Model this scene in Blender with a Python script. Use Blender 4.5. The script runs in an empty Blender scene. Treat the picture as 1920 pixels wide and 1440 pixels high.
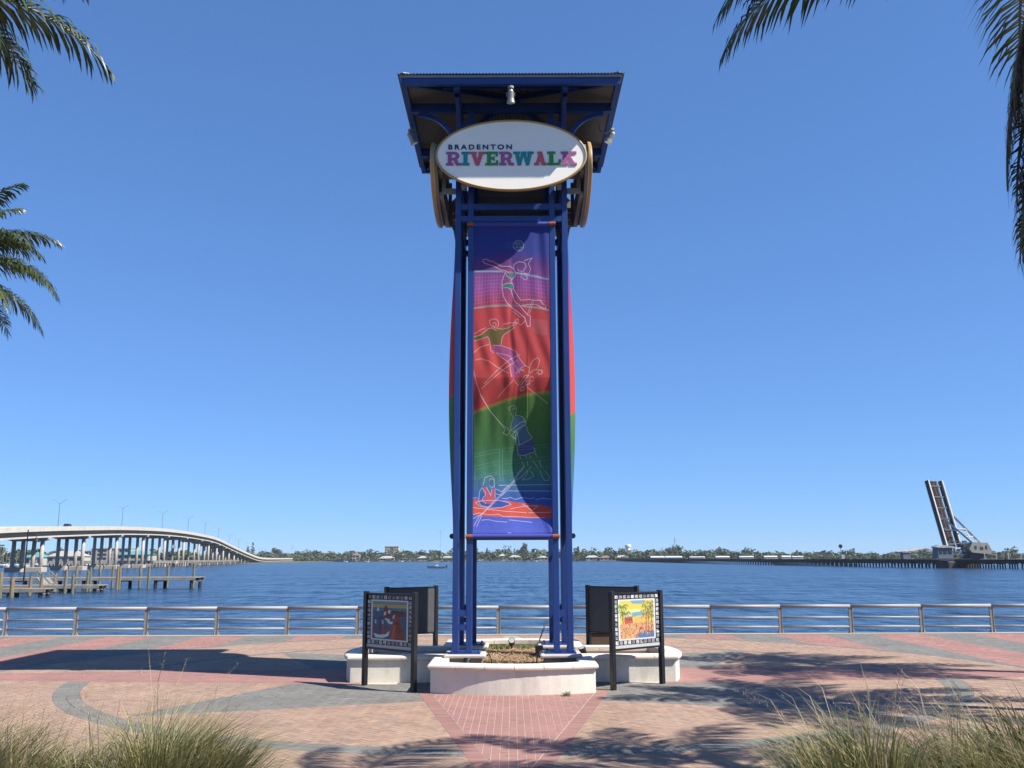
import bpy, math, random
import numpy as np
from mathutils import Vector, Matrix

random.seed(7)
RNG = np.random.default_rng(11)
scene = bpy.context.scene
COL = scene.collection
R = math.radians

# ------------------------------------------------------------------ camera
cam_data = bpy.data.cameras.new('camera')
cam = bpy.data.objects.new('camera', cam_data)
COL.objects.link(cam)
cam_data.sensor_width = 36.0
cam_data.lens = 36.0 * 1740.0 / 1920.0
cam_data.clip_start = 0.1
cam_data.clip_end = 12000.0
PITCH = math.atan(326.0 / 1740.0)
ROLL = R(0.2)
cam.matrix_world = Matrix.Translation((0, 0, 2.66)) @ Matrix.Rotation(R(90) + PITCH, 4, 'X') @ Matrix.Rotation(-ROLL, 4, 'Z')
scene.camera = cam

# ------------------------------------------------------------------ light
SUN_DIR = Vector((-0.825, 0.321, -1.0)).normalized()      # the way the light travels
SUN_EL = math.asin(-SUN_DIR.z)
TO_SUN = -SUN_DIR
world = bpy.data.worlds.new('World')
scene.world = world
world.use_nodes = True
wn = world.node_tree
bg = wn.nodes['Background']
sky = wn.nodes.new('ShaderNodeTexSky')
sky.sky_type = 'NISHITA'
sky.sun_disc = False
sky.sun_elevation = SUN_EL
sky.sun_rotation = math.atan2(TO_SUN.x, TO_SUN.y)
sky.altitude = 0.0
sky.air_density = 0.8
sky.dust_density = 0.0
sky.ozone_density = 5.0
gam = wn.nodes.new('ShaderNodeGamma'); gam.inputs['Gamma'].default_value = 0.6     # the phone's softer, more saturated sky
tintn = wn.nodes.new('ShaderNodeVectorMath'); tintn.operation = 'MULTIPLY'; tintn.inputs[1].default_value = (1.25, 2.01, 3.18)
wn.links.new(sky.outputs[0], gam.inputs['Color'])
wn.links.new(gam.outputs[0], tintn.inputs[0])
wn.links.new(tintn.outputs[0], bg.inputs[0])
bg.inputs[1].default_value = 0.05
sun_data = bpy.data.lights.new('sun', 'SUN')
sun_data.energy = 5.0
sun_data.angle = R(0.42)
sun_data.color = (1.0, 0.955, 0.89)
sun = bpy.data.objects.new('sun', sun_data)
COL.objects.link(sun)
sun.rotation_euler = SUN_DIR.to_track_quat('-Z', 'Y').to_euler()
scene.view_settings.view_transform = 'Standard'
scene.view_settings.look = 'None'
scene.view_settings.exposure = 1.0
scene.view_settings.gamma = 1.0
scene.view_settings.use_curve_mapping = False
scene.cycles.max_bounces = 6
scene.cycles.diffuse_bounces = 3
scene.cycles.glossy_bounces = 3

# ------------------------------------------------------------------ helpers
def lin(c):
    c = np.asarray(c, dtype=float) / 255.0
    return np.where(c <= 0.04045, c / 12.92, ((c + 0.055) / 1.055) ** 2.4)

MATS = {}
def mat(name, col, rough=0.6, metal=0.0, var=0.0, vscale=3.0, bump=0.0, bscale=30.0, spec=0.5, stain=None, attr=None, island=0.0, transl=0.0, keep=False):
    """Principled material; var = amount of noise in the colour, bump = fine relief, stain = (colour, amount, scale)."""
    if name in MATS:
        return MATS[name]
    if not keep and attr is None: col = tuple(0.62*c for c in col)
    m = bpy.data.materials.new(name)
    m.use_nodes = True
    nt = m.node_tree
    b = nt.nodes['Principled BSDF']
    b.inputs['Roughness'].default_value = rough
    b.inputs['Metallic'].default_value = metal
    b.inputs['Specular IOR Level'].default_value = spec
    c4 = (col[0], col[1], col[2], 1)
    b.inputs['Base Color'].default_value = c4
    tc = nt.nodes.new('ShaderNodeTexCoord')
    out = None
    if attr:
        a = nt.nodes.new('ShaderNodeAttribute'); a.attribute_name = attr
        out = a.outputs['Color']
    if var > 0:
        n = nt.nodes.new('ShaderNodeTexNoise'); n.inputs['Scale'].default_value = vscale
        n.inputs['Detail'].default_value = 6; n.inputs['Roughness'].default_value = 0.65
        nt.links.new(tc.outputs['Object'], n.inputs['Vector'])
        mr = nt.nodes.new('ShaderNodeMapRange')
        mr.inputs['From Min'].default_value = 0.25; mr.inputs['From Max'].default_value = 0.75
        mr.inputs['To Min'].default_value = 1 - var; mr.inputs['To Max'].default_value = 1 + var
        nt.links.new(n.outputs['Fac'], mr.inputs['Value'])
        mx = nt.nodes.new('ShaderNodeVectorMath'); mx.operation = 'SCALE'
        if out is None: mx.inputs[0].default_value = col[:3]
        else: nt.links.new(out, mx.inputs[0])
        nt.links.new(mr.outputs[0], mx.inputs['Scale'])
        out = mx.outputs[0]
    if island > 0:
        g = nt.nodes.new('ShaderNodeNewGeometry')
        mr = nt.nodes.new('ShaderNodeMapRange')
        mr.inputs['To Min'].default_value = 1 - island; mr.inputs['To Max'].default_value = 1 + island
        nt.links.new(g.outputs['Random Per Island'], mr.inputs['Value'])
        mx = nt.nodes.new('ShaderNodeVectorMath'); mx.operation = 'SCALE'
        if out is None: mx.inputs[0].default_value = col[:3]
        else: nt.links.new(out, mx.inputs[0])
        nt.links.new(mr.outputs[0], mx.inputs['Scale'])
        out = mx.outputs[0]
    if stain:
        n = nt.nodes.new('ShaderNodeTexNoise'); n.inputs['Scale'].default_value = stain[2]
        n.inputs['Detail'].default_value = 8; n.inputs['Roughness'].default_value = 0.7
        mp = nt.nodes.new('ShaderNodeMapping'); mp.inputs['Scale'].default_value = (1, 1, 0.35)
        nt.links.new(tc.outputs['Object'], mp.inputs['Vector']); nt.links.new(mp.outputs[0], n.inputs['Vector'])
        mr = nt.nodes.new('ShaderNodeMapRange')
        mr.inputs['From Min'].default_value = 0.5; mr.inputs['From Max'].default_value = 0.72
        mr.inputs['To Max'].default_value = stain[1]
        nt.links.new(n.outputs['Fac'], mr.inputs['Value'])
        mx = nt.nodes.new('ShaderNodeMix'); mx.data_type = 'RGBA'
        nt.links.new(mr.outputs[0], mx.inputs['Factor'])
        if out is None: mx.inputs['A'].default_value = c4
        else: nt.links.new(out, mx.inputs['A'])
        mx.inputs['B'].default_value = (*stain[0], 1)
        out = mx.outputs['Result']
    if out is not None:
        nt.links.new(out, b.inputs['Base Color'])
    if bump > 0:
        n = nt.nodes.new('ShaderNodeTexNoise'); n.inputs['Scale'].default_value = bscale; n.inputs['Detail'].default_value = 5
        nt.links.new(tc.outputs['Object'], n.inputs['Vector'])
        bp = nt.nodes.new('ShaderNodeBump'); bp.inputs['Strength'].default_value = bump; bp.inputs['Distance'].default_value = 0.02
        nt.links.new(n.outputs['Fac'], bp.inputs['Height']); nt.links.new(bp.outputs[0], b.inputs['Normal'])
    if transl > 0:
        t = nt.nodes.new('ShaderNodeBsdfTranslucent')
        if out is not None: nt.links.new(out, t.inputs['Color'])
        else: t.inputs['Color'].default_value = c4
        ms = nt.nodes.new('ShaderNodeMixShader'); ms.inputs[0].default_value = transl
        nt.links.new(b.outputs[0], ms.inputs[1]); nt.links.new(t.outputs[0], ms.inputs[2])
        nt.links.new(ms.outputs[0], nt.nodes['Material Output'].inputs['Surface'])
    MATS[name] = m
    return m

class MB:
    """collects verts, faces and one colour per face or vertex"""
    def __init__(s): s.v = []; s.f = []; s.c = []
    def add(s, vs, fs):
        o = len(s.v); s.v.extend(vs); s.f.extend([tuple(i + o for i in f) for f in fs]); return s
    def box(s, x0, x1, y0, y1, z0, z1):
        return s.add([(x0,y0,z0),(x1,y0,z0),(x1,y1,z0),(x0,y1,z0),(x0,y0,z1),(x1,y0,z1),(x1,y1,z1),(x0,y1,z1)],
              [(0,3,2,1),(4,5,6,7),(0,1,5,4),(1,2,6,5),(2,3,7,6),(3,0,4,7)])
    def bevbox(s, x0, x1, y0, y1, z0, z1, b):
        """a box with its top and bottom edges and uprights chamfered"""
        def ring(z, i): return [(x0+i+b,y0+i,z),(x1-i-b,y0+i,z),(x1-i,y0+i+b,z),(x1-i,y1-i-b,z),(x1-i-b,y1-i,z),(x0+i+b,y1-i,z),(x0+i,y1-i-b,z),(x0+i,y0+i+b,z)]
        rs = [ring(z0, b), ring(z0+b, 0), ring(z1-b, 0), ring(z1, b)]
        vs = [p for r in rs for p in r]; fs = [tuple(range(7,-1,-1)), tuple(range(24,32))]
        for k in range(3):
            for i in range(8):
                j = (i+1) % 8; fs.append((k*8+i, k*8+j, k*8+8+j, k*8+8+i))
        return s.add(vs, fs)
    def bar(s, p, q, w, h, up=(0,0,1)):
        p = Vector(p); q = Vector(q); d = (q-p).normalized(); up = Vector(up)
        if abs(d.dot(up)) > 0.98: up = Vector((0,1,0))
        a = d.cross(up).normalized(); b = a.cross(d).normalized()
        vs = []
        for e in (p, q):
            for sx, sy in ((-1,-1),(1,-1),(1,1),(-1,1)): vs.append(tuple(e + a*(sx*w/2) + b*(sy*h/2)))
        return s.add(vs, [(0,1,2,3),(7,6,5,4),(0,4,5,1),(1,5,6,2),(2,6,7,3),(3,7,4,0)])
    def tube(s, pts, r, n=8, cap=True):
        pts = [Vector(p) for p in pts]; rs = r if isinstance(r, (list, tuple)) else [r]*len(pts)
        vs = []; fs = []; prev = None
        for i, p in enumerate(pts):
            d = (pts[min(i+1,len(pts)-1)] - pts[max(i-1,0)]).normalized()
            if prev is None:
                a = d.orthogonal().normalized()
            else:
                a = (prev - d*prev.dot(d)).normalized()
            prev = a; b = d.cross(a)
            for k in range(n):
                t = 2*math.pi*k/n; vs.append(tuple(p + (a*math.cos(t) + b*math.sin(t))*rs[i]))
        for i in range(len(pts)-1):
            for k in range(n):
                j = (k+1) % n; fs.append((i*n+k, i*n+j, (i+1)*n+j, (i+1)*n+k))
        if cap:
            fs.append(tuple(range(n-1,-1,-1))); o = (len(pts)-1)*n; fs.append(tuple(range(o, o+n)))
        return s.add(vs, fs)
    def prism(s, poly, fn0, fn1):
        """poly 2-D points ccw; fn0/fn1 map (a,b) to the two end faces"""
        n = len(poly)
        vs = [fn0(*p) for p in poly] + [fn1(*p) for p in poly]
        fs = [tuple(range(n-1,-1,-1)), tuple(range(n, 2*n))] + [(i, (i+1)%n, n+(i+1)%n, n+i) for i in range(n)]
        return s.add(vs, fs)
    def ring(s, outer, inner, z0, z1):
        """closed wall between two matching outlines"""
        n = len(outer); vs = []
        for p in outer: vs += [(p[0],p[1],z0),(p[0],p[1],z1)]
        for p in inner: vs += [(p[0],p[1],z0),(p[0],p[1],z1)]
        fs = []
        for i in range(n):
            j = (i+1)%n; a,b,c,d = 2*i,2*j,2*n+2*i,2*n+2*j
            fs += [(a,b,b+1,a+1),(d,c,c+1,d+1),(a+1,b+1,d+1,c+1)]
        return s.add(vs, fs)
    def mesh(s, name, off=None, smooth=False, colors=None):
        me = bpy.data.meshes.new(name)
        vs = s.v
        if off is not None: vs = [(x-off[0], y-off[1], z-off[2]) for x,y,z in vs]
        me.from_pydata(vs, [], s.f); me.update()
        if colors is not None:
            ca = me.color_attributes.new('tint', 'FLOAT_COLOR', 'POINT')
            ca.data.foreach_set('color', np.asarray(colors, dtype=np.float32).ravel())
        if smooth: me.polygons.foreach_set('use_smooth', [True]*len(me.polygons))
        return me
    def build(s, name, m, parent=None, smooth=False, colors=None, loc=None):
        """link as one object; verts are in world space unless the parent is given with local=True"""
        off = None
        if parent is not None: off = parent['_o'] if '_o' in parent else None
        if loc is not None: off = loc
        me = s.mesh(name, off, smooth, colors)
        if m is not None: me.materials.append(m)
        o = bpy.data.objects.new(name, me); COL.objects.link(o)
        if parent is not None:
            o.parent = parent
            if off is not None: o['_o'] = list(off)
        elif loc is not None:
            o.location = loc; o['_o'] = list(loc)
        return o

def tag(o, label=None, cat=None, group=None, kind=None):
    if label: o['label'] = label
    if cat: o['category'] = cat
    if group: o['group'] = group
    if kind: o['kind'] = kind
    return o
def thing(name, loc, label, cat, group=None, rz=0.0):
    o = bpy.data.objects.new(name, None); COL.objects.link(o)
    o.location = loc; o.rotation_euler.z = rz; o['_o'] = [float(c) for c in loc]
    o.empty_display_size = 0.2
    return tag(o, label, cat, group)
def local(o): o['_o'] = [0.0, 0.0, 0.0]; return o
def copy_tree(o, parent=None):
    c = o.copy(); COL.objects.link(c); c.parent = parent
    for ch in o.children: copy_tree(ch, c)
    return c

# ------------------------------------------------------------------ materials
CONC = mat('pale concrete', (0.56, 0.50, 0.42), 0.85, var=0.12, vscale=0.4, bump=0.2, bscale=8, stain=((0.25,0.22,0.19), 0.35, 0.3))
STUCCO = mat('white stucco', (0.68, 0.63, 0.53), 0.85, keep=True, var=0.06, vscale=2.5, bump=0.5, bscale=90, stain=((0.26,0.22,0.17), 0.5, 1.3))
COPING = mat('cast stone coping', (0.60, 0.54, 0.46), 0.75, keep=True, var=0.07, vscale=5, bump=0.25, bscale=60, stain=((0.45,0.40,0.33), 0.3, 3.0))
PLINTHM = mat('plinth concrete', (0.66, 0.62, 0.56), 0.8, var=0.1, vscale=4, bump=0.3, bscale=50)
BLUE = mat('blue painted steel', (0.018, 0.060, 0.275), 0.38, var=0.10, vscale=1.5, bump=0.04, bscale=40, stain=((0.025,0.055,0.15), 0.6, 1.3))
BLACK = mat('black powder coat', (0.012, 0.012, 0.014), 0.42, var=0.15, vscale=6)
ALU = mat('brushed aluminium', (0.42, 0.395, 0.375), 0.6, metal=0.12, var=0.10, vscale=3, bump=0.05, bscale=80)
GALV = mat('galvanised sheet', (0.42, 0.43, 0.44), 0.45, metal=0.5, var=0.15, vscale=2)
WOODP = mat('weathered timber', (0.38, 0.335, 0.27), 0.85, var=0.3, vscale=1.2, bump=0.4, bscale=12)
PILEM = mat('treated timber pile', (0.20, 0.20, 0.13), 0.85, var=0.35, vscale=0.8, bump=0.4, bscale=10, stain=((0.28,0.14,0.055), 0.9, 0.45))
DARKW = mat('dark creosote timber', (0.035, 0.030, 0.028), 0.85, var=0.3, vscale=0.5)
STEELW = mat('pale grey bridge steel', (0.66, 0.66, 0.64), 0.5, var=0.12, vscale=0.5, stain=((0.25,0.15,0.09), 0.5, 0.4))
STEELD = mat('dark bridge steel', (0.06, 0.06, 0.065), 0.6, var=0.2, vscale=0.4)
GOLD = mat('gold painted rim', (0.62, 0.40, 0.14), 0.4, var=0.06, vscale=4)
WHITEP = mat('white enamel sign', (0.86, 0.80, 0.70), 0.45, keep=True, var=0.025, vscale=3)
GREYP = mat('grey sign back', (0.33, 0.32, 0.31), 0.6, var=0.08, vscale=3)
PRINT = mat('printed vinyl', (1,1,1), 0.55, attr='tint', var=0.05, vscale=14)
CLOTH = mat('printed banner cloth', (1,1,1), 0.8, attr='tint', var=0.10, vscale=60, bump=0.15, bscale=250, transl=0.12)
RUST = mat('rusty orange rod', (0.42, 0.10, 0.035), 0.6, var=0.25, vscale=20)
LAND = mat('shore ground', (0.16, 0.15, 0.09), 0.95, var=0.3, vscale=0.05)
FARLEAF = mat('far foliage', (0.050, 0.066, 0.026), 0.8, keep=True, island=0.55, var=0.25, vscale=0.05)
BARK = mat('bark', (0.12, 0.10, 0.08), 0.9, var=0.3, vscale=4, bump=0.6, bscale=15)
HOUSEW = mat('white house wall', (0.58, 0.56, 0.52), 0.8, var=0.05)
ROOFL = mat('pale roof', (0.50, 0.48, 0.45), 0.7, var=0.1)
ROOFB = mat('brown roof', (0.26, 0.17, 0.12), 0.8, var=0.15)
TURQ = mat('turquoise roof', (0.10, 0.42, 0.43), 0.6, var=0.1)
GLASSD = mat('dark window glass', (0.03, 0.04, 0.05), 0.08)
BOATW = mat('white gelcoat', (0.80, 0.80, 0.79), 0.25)

# ------------------------------------------------------------------ setting: water, land, plaza base
CEN = (0.0, 22.2)                      # centre of planter and paving
WZ = -1.5
m = bpy.data.materials.new('river water'); m.use_nodes = True
nt = m.node_tree; b = nt.nodes['Principled BSDF']
b.inputs['Base Color'].default_value = (0.012, 0.040, 0.090, 1)
b.inputs['Roughness'].default_value = 0.2
b.inputs['IOR'].default_value = 1.33
b.inputs['Specular IOR Level'].default_value = 0.36
tc = nt.nodes.new('ShaderNodeTexCoord')
prev = None
for sc_, st, dist, ax in ((0.035, 0.9, 5.5, (1, 0.8, 1)), (0.11, 1.0, 3.0, (1, 1.0, 1)), (0.36, 1.0, 1.1, (0.8, 1.2, 1)), (1.3, 0.9, 0.28, (0.8, 1.3, 1)), (5.0, 0.7, 0.05, (1, 1, 1))):
    mp = nt.nodes.new('ShaderNodeMapping'); mp.inputs['Scale'].default_value = ax; mp.inputs['Rotation'].default_value = (0, 0, R(14))
    n = nt.nodes.new('ShaderNodeTexNoise'); n.inputs['Scale'].default_value = sc_; n.inputs['Detail'].default_value = 3; n.inputs['Roughness'].default_value = 0.6
    nt.links.new(tc.outputs['Object'], mp.inputs['Vector']); nt.links.new(mp.outputs[0], n.inputs['Vector'])
    bp = nt.nodes.new('ShaderNodeBump'); bp.inputs['Strength'].default_value = st; bp.inputs['Distance'].default_value = dist
    nt.links.new(n.outputs['Fac'], bp.inputs['Height'])
    if prev is not None: nt.links.new(prev, bp.inputs['Normal'])
    prev = bp.outputs[0]
# short wind chop: facet slopes that vary quickly across the wind and slowly along it
mp = nt.nodes.new('ShaderNodeMapping'); mp.inputs['Scale'].default_value = (1, 0.14, 1); mp.inputs['Rotation'].default_value = (0, 0, R(-6))
n = nt.nodes.new('ShaderNodeTexNoise'); n.inputs['Scale'].default_value = 0.75; n.inputs['Detail'].default_value = 4; n.inputs['Roughness'].default_value = 0.65
n2 = nt.nodes.new('ShaderNodeTexNoise'); n2.inputs['Scale'].default_value = 0.012; n2.inputs['Detail'].default_value = 3
nt.links.new(tc.outputs['Object'], mp.inputs['Vector']); nt.links.new(mp.outputs[0], n.inputs['Vector']); nt.links.new(tc.outputs['Object'], n2.inputs['Vector'])
sub = nt.nodes.new('ShaderNodeMath'); sub.operation = 'SUBTRACT'; sub.inputs[1].default_value = 0.5
gust = nt.nodes.new('ShaderNodeMapRange'); gust.inputs['From Min'].default_value = 0.3; gust.inputs['From Max'].default_value = 0.7; gust.inputs['To Min'].default_value = 0.8; gust.inputs['To Max'].default_value = 2.4
amp = nt.nodes.new('ShaderNodeMath'); amp.operation = 'MULTIPLY'
nt.links.new(n.outputs['Fac'], sub.inputs[0]); nt.links.new(n2.outputs['Fac'], gust.inputs['Value']); nt.links.new(sub.outputs[0], amp.inputs[0]); nt.links.new(gust.outputs[0], amp.inputs[1])
cmb = nt.nodes.new('ShaderNodeCombineXYZ'); nt.links.new(amp.outputs[0], cmb.inputs['Y'])
add = nt.nodes.new('ShaderNodeVectorMath'); add.operation = 'ADD'; nt.links.new(prev, add.inputs[0]); nt.links.new(cmb.outputs[0], add.inputs[1])
nrmn = nt.nodes.new('ShaderNodeVectorMath'); nrmn.operation = 'NORMALIZE'; nt.links.new(add.outputs[0], nrmn.inputs[0])
nt.links.new(nrmn.outputs[0], b.inputs['Normal'])
WATER = m
mb = MB().add([(-5000,33.95,WZ),(5000,33.95,WZ),(5000,9000,WZ),(-5000,9000,WZ)], [(0,1,2,3)])
tag(mb.build('water', WATER), kind='structure', label='wide blue river rippled by a light breeze')

SAND = mat('joint sand', (0.46, 0.40, 0.33), 0.95, var=0.2, vscale=8, bump=0.3, bscale=200)
plaza = MB().box(-70, 70, 9.0, 33.4, -1.2, -0.010).build('plaza_pavement', SAND)
tag(plaza, kind='structure', label='paved waterfront plaza of tan, red and grey pavers')
seawall = MB().box(-70, 70, 33.402, 33.95, -3.0, 0.03).build('seawall', CONC)
tag(seawall, kind='structure', label='pale concrete seawall cap along the water')
# planting bed that rises to where the photographer stands
BEDM = mat('bed soil', (0.14, 0.11, 0.07), 0.95, var=0.3, vscale=3, bump=0.6, bscale=20)
def bed_z(x, y):
    t = max(0.0, min(1.0, (11.4 - y) / 9.0))
    return 0.02 + 1.35 * t * t * (3 - 2 * t) + 0.04 * math.sin(1.7*x) * math.sin(1.3*y)
mb = MB(); nx, ny = 60, 24
for j in range(ny+1):
    for i in range(nx+1):
        x = -40 + 80*i/nx; y = -20 + 31.4*j/ny
        mb.v.append((x, y, bed_z(x, y) if y < 11.3 else -0.02))
for j in range(ny):
    for i in range(nx):
        a = j*(nx+1)+i; mb.f.append((a, a+1, a+nx+2, a+nx+1))
tag(mb.build('planting_bed_ground', BEDM, smooth=True), kind='structure', label='sloping planting bed in front of the plaza')

# ------------------------------------------------------------------ pavers
TAN = np.array((0.276, 0.183, 0.128)); RED = np.array((0.262, 0.134, 0.110)); GREY = np.array((0.144, 0.138, 0.122))
PAVEM = mat('concrete pavers', (1,1,1), 0.88, attr='tint', var=0.18, vscale=0.9, bump=0.35, bscale=160, stain=((0.15,0.115,0.09), 0.24, 0.55))
RC = (0.0, 23.4); RO, RI = 10.05, 9.55          # front ring band
AC = (0.0, 20.8); A1, A2, AW = 12.6, 9.4, 0.26   # thin arcs behind
def f_front(x, y): return np.maximum(np.abs(x) - (0.5 + (y - 12.65) * 0.2066), y - 19.8)
def f_back(x, y): return np.maximum(np.abs(x) - (0.5 + (31.75 - y) * 0.2066), 24.6 - y)
def f_side(x, y): return np.maximum(np.abs(y - 22.3) - (1.42 - (np.abs(x) - 4) * 0.094), np.maximum(2.5 - np.abs(x), np.abs(x) - 13.5))
def f_ring(x, y):
    r = np.hypot(x - RC[0], y - RC[1]); return np.maximum(np.maximum(RI - r, r - RO), y - 22.1)
def f_arc(r0):
    def f(x, y):
        r = np.hypot(x - AC[0], y - AC[1]); return np.maximum(np.maximum(r0 - r, r - r0 - AW), 23.6 - y)
    return f
def f_out(x, y): return np.maximum(A1 - np.hypot(x - AC[0], y - AC[1]), 23.0 - y)
def halfplane(p, q):
    nx_, ny_ = (q[1]-p[1]), -(q[0]-p[0]); L = math.hypot(nx_, ny_)
    return lambda x, y: ((x-p[0])*nx_ + (y-p[1])*ny_) / L
def f_wedge(x, y):
    """four grey star points between the red rays"""
    ax = np.abs(x); ay = np.where(y < 22.2, y, 44.4 - y)
    a = halfplane((6.7,16.7), (4.78,20.95)); b_ = halfplane((1.7,18.35), (6.7,16.7)); 
    return np.maximum(np.maximum(a(ax, ay), b_(ax, ay)), ay - 21.0)
def planter_sdf(x, y):
    c = np.maximum(np.abs(x) - 1.45, np.abs(y - 22.2) - 2.9); d = np.maximum(np.abs(x) - 3.4, np.abs(y - 22.2) - 1.0)
    return np.minimum(c, d)
def clip(poly, vals, sign):
    """part of a convex polygon where sign*val > 0.0015"""
    out = []; n = len(poly)
    vs = [sign*v - 0.0015 for v in vals]
    for i in range(n):
        j = (i+1) % n
        if vs[i] > 0: out.append(poly[i])
        if (vs[i] > 0) != (vs[j] > 0):
            t = vs[i] / (vs[i] - vs[j])
            out.append((poly[i][0] + (poly[j][0]-poly[i][0])*t, poly[i][1] + (poly[j][1]-poly[i][1])*t))
    return out if len(out) > 2 else None

PIECES = []      # (polygon, colour)
def shade(c, f=1.0): 
    k = 1 + random.gauss(0, 0.08)*f; w = random.gauss(0, 0.028)*f
    return (c[0]*k*(1+w), c[1]*k, c[2]*k*(1-w))
# 1. herringbone field
U = 0.105; G = 0.003
cells = []
ca, sa = math.cos(R(45)), math.sin(R(45))
for i in range(-190, 190):
    for j in range(-190, 190):
        ox, oy = i + 2*j, i - 2*j
        cx, cy = (ox*ca - oy*sa)*U, (ox*sa + oy*ca)*U + 22.0
        if not (11.0 < cy < 33.6) or abs(cx) > 0.575*cy + 1.2: continue
        cells.append((ox, oy, 2, 1)); cells.append((ox+2, oy-1, 1, 2))
cells = np.array(cells, dtype=float)
g = G / U
quads = np.stack([np.stack([cells[:,0]+g, cells[:,1]+g], 1), np.stack([cells[:,0]+cells[:,2]-g, cells[:,1]+g], 1),
                  np.stack([cells[:,0]+cells[:,2]-g, cells[:,1]+cells[:,3]-g], 1), np.stack([cells[:,0]+g, cells[:,1]+cells[:,3]-g], 1)], 1)
qx = (quads[:,:,0]*ca - quads[:,:,1]*sa)*U; qy = (quads[:,:,0]*sa + quads[:,:,1]*ca)*U + 22.0
def f_edge(x, y): return y - 33.385
ZONES = [(f_edge, 'far'), (planter_sdf, None), (f_front, None), (f_back, None), (f_side, None), (f_ring, None), (f_arc(A2), GREY), (f_arc(A1), GREY), (f_wedge, GREY), (f_out, 'stripe')]
zv = [z[0](qx, qy) for z in ZONES]
def emit_rest(poly, k0, q):
    """poly walks through the zones; what is inside one takes its colour, the rest goes on"""
    k = k0
    while k < len(ZONES):
        fn, c = ZONES[k]
        vals = [float(fn(np.float64(p[0]), np.float64(p[1]))) for p in poly]
        if fn is f_edge: 
            keep = clip(poly, vals, -1)
            if keep is None: return
            poly = keep; k += 1; continue
        ins = clip(poly, vals, -1)
        if ins is not None and c is not None:
            if isinstance(c, str):
                mx = sum(p[0] for p in ins)/len(ins)
                stripe = int(math.floor((abs(mx) - 5.85) / 1.66)) % 2
                PIECES.append((ins, shade(RED if stripe == 0 else GREY)))
            else: PIECES.append((ins, shade(c)))
        rest = clip(poly, vals, 1)
        if rest is None: return
        poly = rest; k += 1
    PIECES.append((poly, shade(TAN)))
lo = np.array([v.min(1) for v in zv]); hi = np.array([v.max(1) for v in zv])
for q in range(len(quads)):
    if hi[0, q] > 0.3: continue
    poly = [(float(qx[q, i]), float(qy[q, i])) for i in range(4)]
    if (lo[1:, q] > 0.0016).all() and hi[0, q] < 0:
        PIECES.append((poly, shade(TAN)))
    else:
        emit_rest(poly, 0, q)
# 2. ring band: two courses of radial pavers
for r0, r1 in ((RI + 0.004, RI + 0.246), (RI + 0.256, RO - 0.004)):
    n = 610
    for k in range(n):
        a0 = 2*math.pi*k/n + 0.0004; a1 = 2*math.pi*(k+1)/n - 0.0004
        poly = [(RC[0]+r0*math.cos(a0), RC[1]+r0*math.sin(a0)), (RC[0]+r1*math.cos(a0), RC[1]+r1*math.sin(a0)),
                (RC[0]+r1*math.cos(a1), RC[1]+r1*math.sin(a1)), (RC[0]+r0*math.cos(a1), RC[1]+r0*math.sin(a1))]
        if poly[0][1] > 22.2 or abs(poly[0][0]) > 0.575*poly[0][1]+1: continue
        P = np.array(poly)
        for fn in (f_front, f_side):
            if poly is None: break
            vals = [float(fn(np.float64(p[0]), np.float64(p[1]))) for p in poly]
            if min(vals) < 0.002: poly = clip(poly, vals, 1)
        if poly: PIECES.append((poly, shade(GREY*1.03)))
# 3. red rays: courses running outwards with open sand joints, between borders
def ray(to_world, length, hw, d0):
    """along s (outwards) and t (across); hw(s) = half width"""
    fn = lambda t, s: abs(t) - (hw(s) - 0.27)
    w = 0.122; L = 0.20
    ncol = int(2.2 / w) + 1
    for c in range(-ncol, ncol + 1):
        s = d0 - random.random()*L
        while s < length:
            poly = [(c*w - w/2 + 0.0046, s + 0.0003), (c*w + w/2 - 0.0046, s + 0.0003), (c*w + w/2 - 0.0046, s + L - 0.0003), (c*w - w/2 + 0.0046, s + L - 0.0003)]
            poly = clip(poly, [p[1] - d0 for p in poly], 1)
            if poly: poly = clip(poly, [fn(*p) for p in poly], -1)
            if poly: PIECES.append(([to_world(*p) for p in poly], shade(RED, .35)))
            s += L
    for sg in (-1, 1):
        k = d0
        while k < length:
            a, b2 = k + 0.001, k + 0.104
            poly = [(sg*(hw(a)-0.26), a), (sg*(hw(a)-0.003), a), (sg*(hw(b2)-0.003), b2), (sg*(hw(b2)-0.26), b2)]
            PIECES.append(([to_world(*p) for p in poly], shade(RED*0.93, .5)))
            k += 0.106
ray(lambda t, s: (t, 22.2 - s), 11.2, lambda s: 0.5 + (9.55 - s)*0.2066, 2.4)
ray(lambda t, s: (t, 22.2 + s), 9.5, lambda s: 0.5 + (9.55 - s)*0.2066, 2.4)
ray(lambda t, s: (-s, 22.3 + t), 13.5, lambda s: 1.42 - (s - 4)*0.094, 3.3)
ray(lambda t, s: (s, 22.3 + t), 13.5, lambda s: 1.42 - (s - 4)*0.094, 3.3)

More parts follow.
